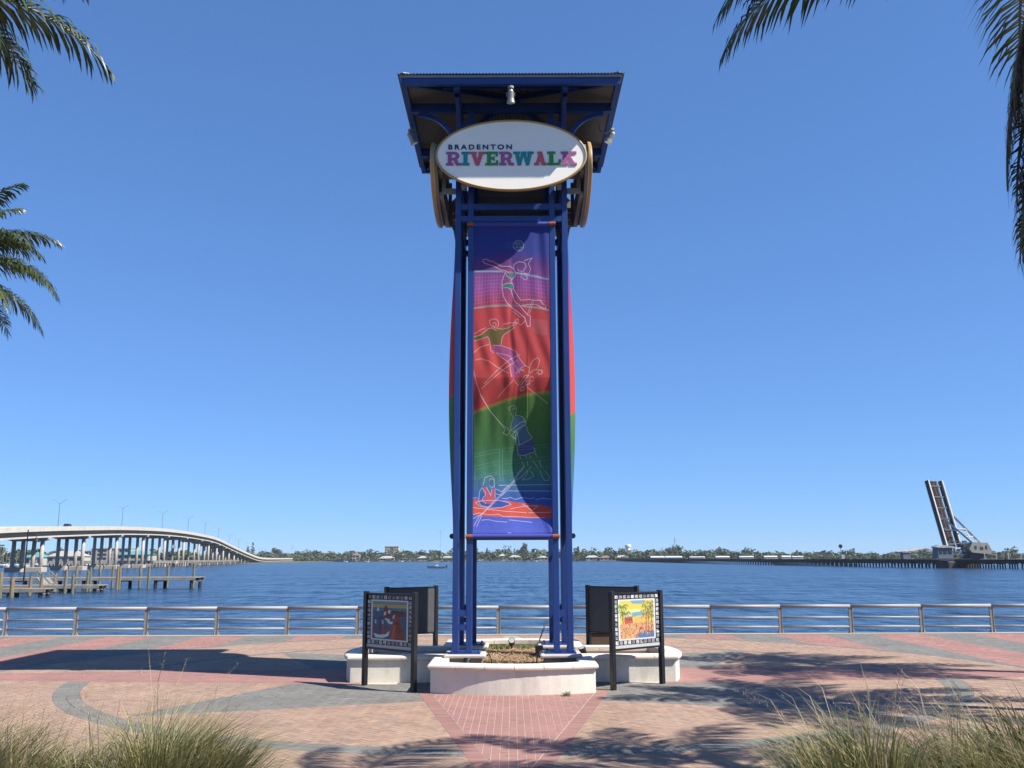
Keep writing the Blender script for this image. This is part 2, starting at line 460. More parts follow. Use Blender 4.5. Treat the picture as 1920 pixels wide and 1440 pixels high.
for pts in ([(-2.0,19.9),(-.2,11.0),(.2,11.0),(2.0,19.9)], [(-2.0,24.5),(2.0,24.5),(.5,31.7),(-.5,31.7)], [(-2.5,20.75),(-2.5,23.85),(-13.5,22.8),(-13.5,21.8)], [(2.5,20.75),(13.5,21.8),(13.5,22.8),(2.5,23.85)]):
    MB().add([(x, y, -0.0035) for x, y in pts], [(0,1,2,3)]).build('joint_sand', mat('pale joint sand', (0.62,0.56,0.48), .95, var=.15, vscale=9), plaza)
def paver_geo(mb, cols, poly, c):
    n = len(poly)
    # make ccw
    ar = sum(poly[i][0]*poly[(i+1)%n][1] - poly[(i+1)%n][0]*poly[i][1] for i in range(n))
    if ar < 0: poly = poly[::-1]
    if abs(ar) < 4e-5: return
    tx, ty, z = random.gauss(0, 0.004), random.gauss(0, 0.004), random.gauss(0, 0.0007)
    mx = sum(p[0] for p in poly)/n; my = sum(p[1] for p in poly)/n
    vs = [(p[0], p[1], z + (p[0]-mx)*tx + (p[1]-my)*ty) for p in poly] + [(p[0], p[1], -0.012) for p in poly]
    fs = [tuple(range(n))] + [(i, n+i, n+(i+1)%n, (i+1)%n) for i in range(n)]
    mb.add(vs, fs); cols.extend([(c[0], c[1], c[2], 1)]*(2*n))
def piece_key(pc):
    p = pc[0]; n = len(p); x = sum(a[0] for a in p)/n; y = sum(a[1] for a in p)/n
    ar = abs(sum(p[i][0]*p[(i+1)%n][1] - p[(i+1)%n][0]*p[i][1] for i in range(n)))
    if y < 12.75 or abs(x) > 0.54*y or ar < 0.024: return 1e9
    if (x > 2.9 or x < -3.2) and y < 15.5: return 1e8
    return y
PIECES.sort(key=piece_key)
for poly, c in PIECES[:300]:
    mb = MB(); cols = []; paver_geo(mb, cols, poly, c)
    mx, my = poly[0]
    me = mb.mesh('paver', (mx, my, 0), colors=cols); me.materials.append(PAVEM)
    o = bpy.data.objects.new('paver', me); COL.objects.link(o); o.parent = plaza; o.location = (mx, my, 0)
mb = MB(); cols = []
for poly, c in PIECES[300:]: paver_geo(mb, cols, poly, c)
tag(mb.build('paver_field', PAVEM, plaza, colors=cols), kind='stuff')
N_PAVERS = len(PIECES)
ORD = ['first','second','third','fourth','fifth','sixth','seventh','eighth','ninth','tenth','eleventh','twelfth','thirteenth','fourteenth','fifteenth','sixteenth','seventeenth']
# scraps of leaf litter on the paving
mb = MB()
for i in range(260):
    x, y = random.uniform(-11, 11), random.uniform(12.6, 26)
    if planter_sdf(x, y) < 0.5: continue
    s_, a = random.uniform(0.008, 0.03), random.random()*6.28
    dx, dy = math.cos(a)*s_, math.sin(a)*s_
    mb.add([(x-dx,y-dy,0.004),(x+dy*.3,y-dx*.3,0.008),(x+dx,y+dy,0.005),(x-dy*.3,y+dx*.3,0.012)], [(0,1,2,3)])
tag(mb.build('leaf_litter', mat('dry litter', (0.62,0.55,0.42), 0.9, island=0.4)), kind='stuff', label='dry leaf scraps scattered over the plaza pavers')

# ------------------------------------------------------------------ planter
def arc_pts(p, q, bulge, n):
    """points from p to q (p included) bowed by bulge to the right of p->q"""
    p = Vector(p); q = Vector(q); d = q - p; nrm = Vector((d.y, -d.x)).normalized()
    return [tuple(p + d*(i/n) + nrm*(bulge*4*(i/n)*(1-i/n))) for i in range(n)]
def outline(o):
    """cross-shaped planter outline grown outwards by o (negative = inwards)"""
    a, cw = 1.66 + o, 1.15 + o
    f, s_ = 19.4 - o, 3.55 + o
    fy, by = f, 44.4 - f
    P = []
    P += arc_pts((-a, fy), (a, fy), 0.32, 14)
    P += [(a, fy)] + [(a, fy + (22.2-cw-fy)*t) for t in (0.5,)]
    P += [(a, 22.2-cw)]
    P += [(a + (s_-a)*t, 22.2-cw) for t in (0.33, 0.67)]
    P += arc_pts((s_, 22.2-cw), (s_, 22.2+cw), 0.24, 10) + [(s_, 22.2+cw)]
    P += [(a + (s_-a)*t, 22.2+cw) for t in (0.67, 0.33)]
    P += [(a, 22.2+cw)] + [(a, (22.2+cw+by)/2)]
    P += arc_pts((a, by), (-a, by), 0.32, 14) + [(-a, by)]
    P += [(-a, (22.2+cw+by)/2), (-a, 22.2+cw)]
    P += [(-a - (s_-a)*t, 22.2+cw) for t in (0.33, 0.67)]
    P += arc_pts((-s_, 22.2+cw), (-s_, 22.2-cw), 0.24, 10) + [(-s_, 22.2-cw)]
    P += [(-a - (s_-a)*t, 22.2-cw) for t in (0.67, 0.33)]
    P += [(-a, 22.2-cw), (-a, (22.2-cw+fy)/2)]
    return P
planter = thing('planter', (0, 22.2, 0), 'low white cross-shaped planter with pale coping at the foot of the sign tower', 'planter')
MB().ring(outline(0), outline(-0.27), -0.02, 0.462).build('wall', STUCCO, planter)
prof = [(0.03, 0.462), (0.055, 0.485), (0.06, 0.515), (0.05, 0.548), (0.02, 0.568), (-0.29, 0.570), (-0.31, 0.555), (-0.31, 0.462)]
rings = [outline(o) for o, z in prof]
N = len(rings[0])
# cumulative length along the outer ring, cut into stones
cum = [0.0]
for i in range(N):
    p, q = rings[2][i], rings[2][(i+1) % N]; cum.append(cum[-1] + math.dist(p, q))
TOT = cum[-1]; NS = 44
def ring_at(k, s):
    s = s % TOT
    i = max(j for j in range(N) if cum[j] <= s + 1e-9); t = (s - cum[i]) / max(1e-9, cum[i+1] - cum[i])
    p, q = rings[k][i], rings[k][(i+1) % N]
    return (p[0] + (q[0]-p[0])*t, p[1] + (q[1]-p[1])*t)
for n in range(NS):
    s0, s1 = TOT*n/NS + 0.006, TOT*(n+1)/NS - 0.006
    ss = [s0] + [c for c in cum if s0 + 0.01 < c < s1 - 0.01] + [s1]
    mb = MB(); K = len(prof); dz = random.uniform(-0.002, 0.002)
    for s_ in ss:
        for k in range(K):
            x, y = ring_at(k, s_); mb.v.append((x, y, prof[k][1] + dz))
    for i in range(len(ss)-1):
        for k in range(K):
            k2 = (k+1) % K; mb.f.append((i*K+k, (i+1)*K+k, (i+1)*K+k2, i*K+k2))
    mb.f.append(tuple(range(K))); mb.f.append(tuple((len(ss)-1)*K + k for k in range(K-1, -1, -1)))
    mb.build('coping_stone', COPING, planter)
MULCH = mat('wood mulch', (0.42, 0.27, 0.14), 0.95, var=0.4, vscale=25, bump=0.8, bscale=60)
inn = outline(-0.26)
mb = MB(); mb.v = [(x, y, 0.36) for x, y in inn]; 
mb.v.append((0, 22.2, 0.38)); mb.f = [(i, (i+1) % N, N) for i in range(N)]
mb.build('soil', MULCH, planter)
mb = MB()
for i in range(9000):
    x, y = random.uniform(-1.3, 1.3), random.uniform(19.6, 25.0)
    l, w, a = random.uniform(.02,.05), random.uniform(.006,.014), random.random()*6.28
    d = Vector((math.cos(a), math.sin(a), random.uniform(-.5,.5)))*l; e = Vector((-math.sin(a), math.cos(a), random.uniform(-.4,.4)))*w
    c = Vector((x, y, 0.385 + random.random()*0.02))
    mb.add([tuple(c-d), tuple(c+e), tuple(c+d), tuple(c-e)], [(0,1,2,3)])
tag(mb.build('mulch_chips', mat('mulch chips', (0.50,0.33,0.18), 0.9, island=0.5), planter), kind='stuff')
WEED = mat('green weeds', (0.11, 0.17, 0.04), 0.7, keep=True, island=0.35, transl=0.25)
def tuft(mb, x, y, z, n, h, spread):
    for i in range(n):
        a = random.random()*6.28; r = random.random()*spread; hh = h*random.uniform(.5,1.2)
        p = Vector((x+math.cos(a)*r, y+math.sin(a)*r, z)); lean = Vector((math.cos(a), math.sin(a), 0))*hh*random.uniform(.2,.9)
        w = Vector((-math.sin(a), math.cos(a), 0))*0.006
        q = p + lean*.5 + Vector((0,0,hh*.7)); t = p + lean + Vector((0,0,hh*.85))
        mb.add([tuple(p-w),tuple(p+w),tuple(q+w),tuple(q-w),tuple(t)], [(0,1,2,3),(3,2,4)])
mb = MB()
for i in range(34): tuft(mb, random.uniform(-.75,-.1) if i%3 else random.uniform(.1,.9), random.uniform(24.2,24.85), .38, 9, .12, .06)
tag(mb.build('weeds', WEED, planter), kind='stuff')
mb = MB()
tuft(mb, 1.05, 18.98, 0.0, 46, .09, .09)
o = mb.build('weed', WEED); tag(o, 'small weed growing at the foot of the white planter wall', 'weed', kind='stuff')
for sx in (-1, 1):
    for sy, yy in ((-1, 20.6), (1, 23.2)):
        cx = sx*1.03; cy = 21.9 + sy*1.03
        MB().box(cx-.36, cx+.36, cy-.36, cy+.36, 0.30, 0.555).build('plinth', mat('shaded plinth block', (0.30,0.29,0.28), .85, var=.15, vscale=5, bump=.3, bscale=50), planter)  # block colour darkened for the shade under the cap slab
        MB().bevbox(cx-.45, cx+.45, cy-.45, cy+.45, 0.557, 0.64, 0.025).build('plinth_cap', PLINTHM, planter)

# ------------------------------------------------------------------ sign tower
YC = 21.9
tower = thing('sign_tower', (0, YC, 0.64), 'tall blue steel sign tower with a corrugated canopy and oval signs', 'sign tower')
PW = 0.066
def in_box(mb, cx, cy, z0, z1, h=PW): return mb.bevbox(cx-h, cx+h, cy-h, cy+h, z0, z1, 0.008)
E0, E1 = 1.24, 0.945
for sx in (-1, 1):
    for sy in (-1, 1):
        c = (sx*1.03, YC + sy*1.03)
        MB().box(c[0]-.33, c[0]+.33, c[1]-.33, c[1]+.33, 0.6402, 0.668).build('base_plate', BLUE, tower)
        for bx in (-.28, 0.0, .28):
            for by in (-.28, .28):
                MB().tube([(c[0]+bx, c[1]+by, .668), (c[0]+bx, c[1]+by, .70)], .022, 6).build('bolt', BLUE, tower)
        for px, py in ((E0, E0), (E1, E0), (E0, E1)):
            in_box(MB(), sx*px, YC+sy*py, 0.668, 13.14).build('post', BLUE, tower)
        for z0, z1 in ((1.13, 1.25), (1.42, 1.55)):
            xa, xb = sorted((sx*(E1+PW), sx*(E0-PW)))
            MB().box(xa, xb, YC+sy*E0-.058, YC+sy*E0+.058, z0, z1).build('tie_plate', BLUE, tower)
            ya, yb = sorted((YC+sy*(E1+PW), YC+sy*(E0-PW)))
            MB().box(sx*E0-.058, sx*E0+.058, ya, yb, z0, z1).build('tie_plate', BLUE, tower)
BEAMZ = ((10.385, 10.52), (10.675, 10.82), (11.30, 11.42), (12.42, 12.55), (12.72, 12.86))
for z0, z1 in BEAMZ:
    for s in (-1, 1):
        for a, b_ in ((-E0+PW, -E1-PW), (-E1+PW, E1-PW), (E1+PW, E0-PW)):
            MB().box(a, b_, YC+s*E0-.06, YC+s*E0+.06, z0, z1).build('cross_beam', BLUE, tower)
            MB().box(s*E0-.06, s*E0+.06, YC+a, YC+b_, z0, z1).build('cross_beam', BLUE, tower)
# canopy frame
RX = 2.49
for s in (-1, 1):
    MB().box(-RX+.1, RX-.1, YC+s*E0-.065, YC+s*E0+.065, 13.141, 13.36).build('canopy_beam', BLUE, tower)
    for a, b_ in ((-RX+.1, -E0-.066), (-E0+.066, E0-.066), (E0+.066, RX-.1)):
        MB().box(s*E0-.065, s*E0+.065, YC+a, YC+b_, 13.145, 13.355).build('canopy_beam', BLUE, tower)
def bracket(plane, s1, s2):
    """quarter-round knee brace under a canopy beam: plane 'x' runs outwards in X at Y = YC+s2*E0"""
    mb = MB(); n = 12; r0, r1 = 0.90, 0.80; c0, cz = E0+PW+.90, 12.24
    vs = []
    for i in range(n+1):
        a = R(90 + 90*i/n)
        for r in (r0, r1):
            o = c0 + r*math.cos(a); z = cz + r*math.sin(a) if r == r0 else cz + r*math.sin(a)
            for w in (-.045, .045):
                vs.append((s1*o, YC+s2*E0+w, z) if plane == 'x' else (s2*E0+w, YC+s1*o, z))
    fs = []
    for i in range(n):
        a = i*4; b2 = a+4
        fs += [(a, a+1, b2+1, b2), (a+2, b2+2, b2+3, a+3), (a, b2, b2+2, a+2), (a+1, a+3, b2+3, b2+1)]
    mb.add(vs, fs).build('knee_brace', BLUE, tower)
for s1 in (-1, 1):
    for s2 in (-1, 1): bracket('x', s1, s2); bracket('y', s1, s2)
roof = MB()
EZ, AZ = 13.43, 14.28
fas = MB(); 
roof_root = None
def fascia(z0, z1, t, o, name, m, par):
    """four boards butted at the corners; o = outer offset"""
    for s in (-1, 1):
        MB().box(-RX-o, RX+o, YC+s*(RX+o)-(t if s > 0 else 0), YC+s*(RX+o)+(0 if s > 0 else t), z0, z1).build(name, m, par)
        xa, xb = (s*(RX+o)-t, s*(RX+o)) if s > 0 else (s*(RX+o), s*(RX+o)+t)
        MB().box(xa, xb, YC-RX-o+t+.002, YC+RX+o-t-.002, z0, z1).build(name, m, par)
# roof sheets: corrugated, one per slope
SHEET = mat('corrugated roof sheet', (0.21, 0.215, 0.235), 0.55, metal=0.2, var=0.15, vscale=2)
WL = 0.0745; NW = 69; HALF = NW*WL/2
first_sheet = None
roofp = None
for k in range(4):
    mb = MB(); rows = []
    for i in range(NW*4+1):
        x = -HALF + i*WL/4; w = 0.017*math.cos(i*math.pi/2 + 0.0)
        run = max(0.0, HALF - abs(x))
        zt = EZ + (AZ-EZ)*run/HALF
        for t in (0, 1):
            d = HALF - run*t; z = EZ + (zt-EZ)*t + w
            X, Y = x, -d
            for _ in range(k): X, Y = -Y, X
            mb.v.append((X, YC+Y, z))
    for i in range(NW*4):
        a = 2*i; mb.f.append((a, a+2, a+3, a+1))
    o = mb.build('roof_sheet', SHEET, tower)
fascia(13.215, 13.362, 0.11, 0.0, 'fascia', BLUE, tower)
fascia(13.366, 13.418, 0.05, 0.035, 'drip_edge', GALV, tower)
for sx in (-1, 1):
    for sy in (-1, 1):
        # hip rafters and hip caps
        MB().bar((sx*(RX-.08), YC+sy*(RX-.08), 13.30), (sx*.05, YC+sy*.05, 14.14), .07, .14).build('hip_rafter', BLUE, tower)
        MB().bar((sx*(HALF-.06), YC+sy*(HALF-.06), EZ+.025), (sx*.02, YC+sy*.02, AZ+.035), .20, .02).build('hip_cap', GALV, tower)
        cx, cy = sx*(RX+.035), YC+sy*(RX+.035)
        MB().box(min(cx, cx-sx*.33), max(cx, cx-sx*.33), min(cy, cy-sy*.03)-.003, max(cy, cy-sy*.03)+.003, 13.42, 13.458).build('corner_flashing', GALV, tower)
for s in (-1, 1):     # purlins
    MB().box(-1.6, 1.6, YC+s*1.72-.03, YC+s*1.72+.03, 13.50, 13.64).build('purlin', BLUE, tower)
# ---- oval signs
OZ, OA, OB = 11.78, 1.745, 0.872
def oval_sign(k, lettered):
    """k quarter turns: 0 faces the plaza; built facing -Y at distance 1.87 then turned"""
    def W(x, d, z):
        X, Y = x, -d
        for _ in range(k): X, Y = -Y, X
        return (X, YC+Y, z)
    n = 96
    ell = [(math.cos(2*math.pi*i/n), math.sin(2*math.pi*i/n)) for i in range(n)]
    root = MB()
    root.prism([(c*(OA-.045), s*(OB-.045)) for c, s in ell], lambda x, z: W(x, 1.79, OZ+z), lambda x, z: W(x, 1.862, OZ+z))
    panel = root.build('oval_panel', WHITEP, tower)
    rim = MB()
    prof_ = [(-.045, 1.81), (0.0, 1.805), (0.004, 1.845), (-.004, 1.878), (-.03, 1.886), (-.047, 1.87)]
    K = len(prof_)
    for c, s in ell:
        for o, d in prof_: rim.v.append(W(c*(OA+o), d, OZ + s*(OB+o)))
    for i in range(n):
        for j in range(K):
            i2, j2 = (i+1) % n, (j+1) % K; rim.f.append((i*K+j, i2*K+j, i2*K+j2, i*K+j2))
    rim.build('rim', GOLD, panel, smooth=False)
    back = MB().prism([(c*(OA-.06), s*(OB-.06)) for c, s in ell], lambda x, z: W(x, 1.72, OZ+z), lambda x, z: W(x, 1.788, OZ+z))
    back.build('back_plate', GREYP, panel)
    # carrier frame between sign and tower
    for z in (OZ-.62, OZ-.2, OZ+.45):
        hw = OA*math.sqrt(1-((z-OZ)/OB)**2) - .15
        MB().bar(W(-hw, 1.66, z), W(hw, 1.66, z), .10, .10).build('carrier_rail', GREYP, panel)
    for x in (-1.1, 1.1):
        MB().bar(W(x, 1.60, OZ-.60), W(x, 1.60, OZ+.55), .09, .09).build('carrier_upright', GREYP, panel)
    for x in (-1.12, 1.12):
        for z in (OZ-.58, OZ-.2):
            MB().bar(W(x, 1.32, z), W(x, 1.64, z), .09, .12).build('carrier_arm', GREYP, panel)
    return panel, W
for k in (1, 2, 3): oval_sign(k, False)
panel, W = oval_sign(0, True)
tag(panel, label='front oval sign with navy and coloured slab lettering')
# slab-serif letters, each from a few convex strokes; unit height, own widths
def strokes(ch):
    s = .17; q = lambda x0, x1, y0, y1: [(x0,y0),(x1,y0),(x1,y1),(x0,y1)]
    def ringseg(cx, cy, ro, ri, a0, a1, ry=None, n=7):
        out = []
        for i in range(n):
            t0, t1 = R(a0+(a1-a0)*i/n), R(a0+(a1-a0)*(i+1)/n)
            out.append([(cx+ri[0]*math.cos(t0), cy+ri[1]*math.sin(t0)), (cx+ro[0]*math.cos(t0), cy+ro[1]*math.sin(t0)),
                        (cx+ro[0]*math.cos(t1), cy+ro[1]*math.sin(t1)), (cx+ri[0]*math.cos(t1), cy+ri[1]*math.sin(t1))])
        return out
    if ch == 'I': return .61, [q(.15,.46,0,1), q(0,.61,0,s), q(0,.61,1-s,1)]
    if ch == 'R': return 1.13, [q(.13,.42,0,1), q(0,.55,0,s), q(0,.55,1-s,1), q(.42,.62,1-s,1), q(.42,.62,.40,.40+s-.02)] + ringseg(.60,.70,(.38,.30),(.10,.145),-90,90) + [[(.52,.44),(.80,.44),(1.02,.0),(.74,.0)], q(.78,1.13,0,s)]
    if ch == 'V': return 1.13, [[(.08,1),(.40,1),(.71,0),(.43,0)], [(.73,1),(1.05,1),(.70,0),(.44,0)], q(0,.52,1-s,1), q(.64,1.13,1-s,1)]
    if ch == 'E': return .95, [q(.13,.43,0,1), q(0,.95,0,s), q(0,.93,1-s,1), q(.40,.68,.42,.59), q(.60,.70,.34,.67), q(.78,.95,.0,.36), q(.76,.93,.66,1)]
    if ch == 'W': return 1.50, [[(.10,1),(.40,1),(.58,0),(.32,0)], [(.62,1),(.80,.98),(.58,0),(.36,0)], [(.66,1),(.90,1),(1.14,0),(.92,0)], [(1.10,1),(1.40,1),(1.16,0),(.92,0)], q(0,.50,1-s,1), q(.56,.96,1-s,1), q(1.02,1.50,1-s,1)]
    if ch == 'A': return 1.08, [[(.10,0),(.34,0),(.66,1),(.42,1)], [(.42,1),(.70,1),(1.00,0),(.68,0)], q(.30,.78,.24,.38), q(0,.45,0,s), q(.60,1.08,0,s), q(.28,.66,1-s,1)]
    if ch == 'L': return .95, [q(.13,.43,0,1), q(0,.56,1-s,1), q(0,.95,0,s), q(.77,.95,0,.42)]
    if ch == 'K': return 1.18, [q(.13,.42,0,1), q(0,.54,0,s), q(0,.54,1-s,1), [(.40,.36),(.40,.62),(.80,1),(1.08,1)], [(.52,.60),(.66,.74),(1.12,0),(.76,0)], q(.66,1.18,0,s), q(.68,1.16,1-s,1)]
LC = {'p': (0.58,0.14,0.36), 't': (0.015,0.36,0.38), 'r': (0.85,0.15,0.17), 'g': (0.06,0.36,0.06), 'k': (0.55,0.19,0.42)}
cell = [(463,578),(578,640),(640,755),(757,853),(860,973),(965,1120),(1122,1210),(1220,1318),(1322,1442)]
zbase, hh = 11.525, 0.333; kx = 3.01/979.0
for ch, cc, (a, b_) in zip('RIVERWALK', 'ptrgptrgp', cell):
    w, st = strokes(ch)
    mb = MB(); x0 = -1.50 + (a-463)*kx; wid = (b_-a)*kx
    if ch in 'AL': wid *= 1.06
    for i, poly in enumerate(st):
        d1 = 1.880 + 0.0004*i
        mb.prism([(x0 + p[0]/w*wid, zbase + p[1]*hh) for p in poly], lambda x, z: W(x, 1.8621, z), lambda x, z, d1=d1: W(x, d1, z))
    o = mb.build('letter', mat('letter paint ' + cc, LC[cc], .45, var=.03), panel)
tmpc = bpy.data.curves.new('small_lettering', 'FONT'); tmpc.body = 'BRADENTON'; tmpc.size = 0.172; tmpc.space_character = 1.42; tmpc.offset = 0.0052; tmpc.extrude = 0.003
tmp = bpy.data.objects.new('lettering_source', tmpc); COL.objects.link(tmp)
bpy.context.view_layer.update()
me = bpy.data.meshes.new_from_object(tmp.evaluated_get(bpy.context.evaluated_depsgraph_get()))
bpy.data.objects.remove(tmp)
co = np.zeros(len(me.vertices)*3); me.vertices.foreach_get('co', co); co = co.reshape(-1, 3)
x0, x1 = co[:,0].min(), co[:,0].max(); z0, z1 = co[:,1].min(), co[:,1].max()
new = np.stack([-1.45 + (co[:,0]-x0)/(x1-x0)*1.47, np.full(len(co), -1.87) - co[:,2], 11.915 + (co[:,1]-z0)/(z1-z0)*0.124], 1)
me.vertices.foreach_set('co', (new + np.array([0, 0, -0.64])).ravel()); me.update()
me.materials.append(mat('navy lettering', (0.012,0.02,0.12), .5))
o = bpy.data.objects.new('small_lettering', me); COL.objects.link(o); o.parent = panel
o.location = (0, 0, 0)
# ---- floodlights on the canopy
def floodlight(loc, aim, label):
    t = thing('floodlight', loc, label, 'floodlight', 'floodlights under the tower canopy')
    x, y, z = loc; a = Vector(aim).normalized()
    LM = mat('floodlight casting', (0.42,0.41,0.37), .45, metal=.3, var=.1)
    MB().tube([(x, y, z), (x, y, z-.05)], .07, 10).build('mount', LM, t)
    MB().tube([(x, y, z-.05), (x, y, z-.16)], .025, 8).build('stem', LM, t)
    p = Vector((x, y, z-.18))
    MB().tube([p - a*.10, p - a*.06, p + a*.10, p + a*.20], [.04, .065, .075, .10], 12).build('lamp_housing', LM, t)
    MB().tube([p + a*.201, p + a*.207], .088, 12).build('lens', mat('floodlight lens', (.75,.75,.70), .15), t)
    side = a.cross(Vector((0,0,1))).normalized()
    for s in (-1, 1): MB().bar(Vector((x,y,z-.14)) + side*s*.09, p + side*s*.09 + a*.05, .015, .03).build('yoke', LM, t)
floodlight((-.005, 19.42, 13.15), (0, .25, -1), 'small grey floodlight under the front edge of the tower canopy')
floodlight((-2.50, 21.55, 13.15), (.55, .2, -1), 'grey floodlight under the canopy edge beside the bridge side of the tower')
floodlight((2.50, 21.55, 13.15), (-.55, .2, -1), 'grey floodlight under the canopy edge on the drawbridge side of the tower')
for s, lab in ((-1, 'black cable looping under the canopy edge on the bridge side'), (1, 'black cable sagging under the canopy edge on the drawbridge side')):
    tag(MB().tube([(s*2.5, 21.5, 13.1), (s*2.32, 21.4, 12.95), (s*2.18, 21.3, 13.0), (s*2.15, 21.2, 13.14)], .012, 6).build('cable', BLACK), lab, 'cable')

# ------------------------------------------------------------------ painting helper (prints made as vertex colour on fine grids)
class Canvas:
    def __init__(s, w, h, x0, y0, x1, y1):
        s.w, s.h = w, h
        s.X, s.Y = np.meshgrid(np.linspace(x0, x1, w), np.linspace(y0, y1, h))
        s.C = np.zeros((h, w, 3)); s.px = (x1-x0)/(w-1); s.lw = 1.0
    def fill(s, col, mask): s.C[mask] = lin(col) if max(col) > 1.01 else col
    def mix(s, col, a):
        s.C = s.C*(1-a[..., None]) + lin(col)*a[..., None]
    def inside(s, poly):
        p = np.array(poly, float); m = np.zeros(s.X.shape, bool)
        for i in range(len(p)):
            (xa, ya), (xb, yb) = p[i], p[(i+1) % len(p)]
            if ya == yb: continue
            cond = (s.Y > min(ya, yb)) & (s.Y <= max(ya, yb)) & (s.X < (xb-xa)*(s.Y-ya)/(yb-ya) + xa)
            m ^= cond
        return m
    def poly(s, col, pts, a=1.0):
        m = s.inside(pts); s.C[m] = s.C[m]*(1-a) + lin(col)*a
    def line(s, col, pts, w=1.0, a=1.0):
        d = np.full(s.X.shape, 1e9)
        for (xa, ya), (xb, yb) in zip(pts[:-1], pts[1:]):
            vx, vy = xb-xa, yb-ya; L2 = vx*vx + vy*vy + 1e-9
            t = np.clip(((s.X-xa)*vx + (s.Y-ya)*vy)/L2, 0, 1)
            d = np.minimum(d, np.hypot(s.X-xa-vx*t, s.Y-ya-vy*t))
        al = np.clip((w*s.lw/2 + s.px*.5 - d)/s.px, 0, 1)*a
        s.C = s.C*(1-al[..., None]) + lin(col)*al[..., None]
    def circ(s, col, c, r, w=None, a=1.0):
        n = 20; pts = [(c[0]+r*math.cos(6.2832*i/n), c[1]+r*math.sin(6.2832*i/n)) for i in range(n+1)]
        if w is None: s.poly(col, pts[:-1], a)
        else: s.line(col, pts, w, a)
def grid_mesh(cv, fn, gain=1.0):
    """fn(u, v) -> xyz for the canvas grid, u to the side, v downwards"""
    mb = MB()
    for j in range(cv.h):
        for i in range(cv.w): mb.v.append(fn(i/(cv.w-1), j/(cv.h-1)))
    for j in range(cv.h-1):
        for i in range(cv.w-1):
            a = j*cv.w+i; mb.f.append((a, a+cv.w, a+cv.w+1, a+1))
    cols = np.concatenate([np.clip(cv.C*gain, 0, .9).reshape(-1, 3), np.ones((cv.w*cv.h, 1))], 1)
    return mb, cols

# ------------------------------------------------------------------ banners
cv = Canvas(215, 780, 888, 424, 1031, 1003); cv.lw = 0.72
X, Y = cv.X, cv.Y
xs = (X-888)/143.0
def ramp(stops, yy):
    ys = [s[0] for s in stops]; out = np.zeros(yy.shape + (3,))
    for c in range(3): out[..., c] = np.interp(yy, ys, [lin(s[1])[c] for s in stops])
    return out
bow = 10*(1-(2*xs-.95)**2)
yb = Y + bow
cv.C = ramp([(424,(38,58,148)),(478,(50,66,160)),(500,(112,62,140)),(518,(140,70,150)),(545,(165,78,160)),(575,(190,62,92)),(590,(208,66,74)),(680,(214,72,70)),(760,(216,74,66)),(790,(216,74,66))], yb)
gr = ramp([(730,(96,140,60)),(770,(78,132,58)),(830,(60,118,62)),(880,(62,130,100)),(905,(58,118,150)),(930,(46,92,175)),(945,(52,90,190)),(1003,(86,100,208))], Y + 0*X)
bound = 770 - 37*np.sin(xs*1.6)/math.sin(1.6)
am = np.clip((Y-bound)/1.2, 0, 1); cv.C = cv.C*(1-am[..., None]) + gr*am[..., None]
yel = np.exp(-((Y-bound-2.5)/3.0)**2)*.55*(Y > bound-3); cv.mix((196,170,70), np.clip(yel, 0, 1))
noise = RNG.normal(0, 1, X.shape)
cv.C *= (1 + np.where(Y > bound, .16, .06)[..., None]*noise[..., None]).clip(.4, 1.7)
def q4(p): return [(880+a/8., 480+b_/8.) for a, b_ in p]
def q5(p): return [(880+a/8.47, 590+b_/8.47) for a, b_ in p]
def q6(p): return [(880+a/9., 740+b_/9.) for a, b_ in p]
def q7(p): return [(880+a/10.29, 870+b_/10.29) for a, b_ in p]
WH = (240,228,236)
# volleyball net and tapes
for t in np.linspace(0, 1, 27):
    xx = 888 + 143*t; cv.line((205,160,215), [(xx, 512+abs(t-.5)*6), (xx-3+6*t, 572+8*abs(t-.45))], .7, .55)
for k in range(9): 
    cv.line((205,160,215), [(888+143*t, 518+k*6.4+ 14*(t-.45)**2*(1.2+.2*k)) for t in np.linspace(0,1,14)], .7, .55)
cv.line((150,178,205), q4([(66,230),(250,228),(480,228),(620,240),(800,270),(1000,305),(1180,350)]), 4.6)
cv.line((170,165,150), q4([(60,785),(250,755),(480,740),(700,742),(900,762),(1080,785),(1180,812)]), 4.2)
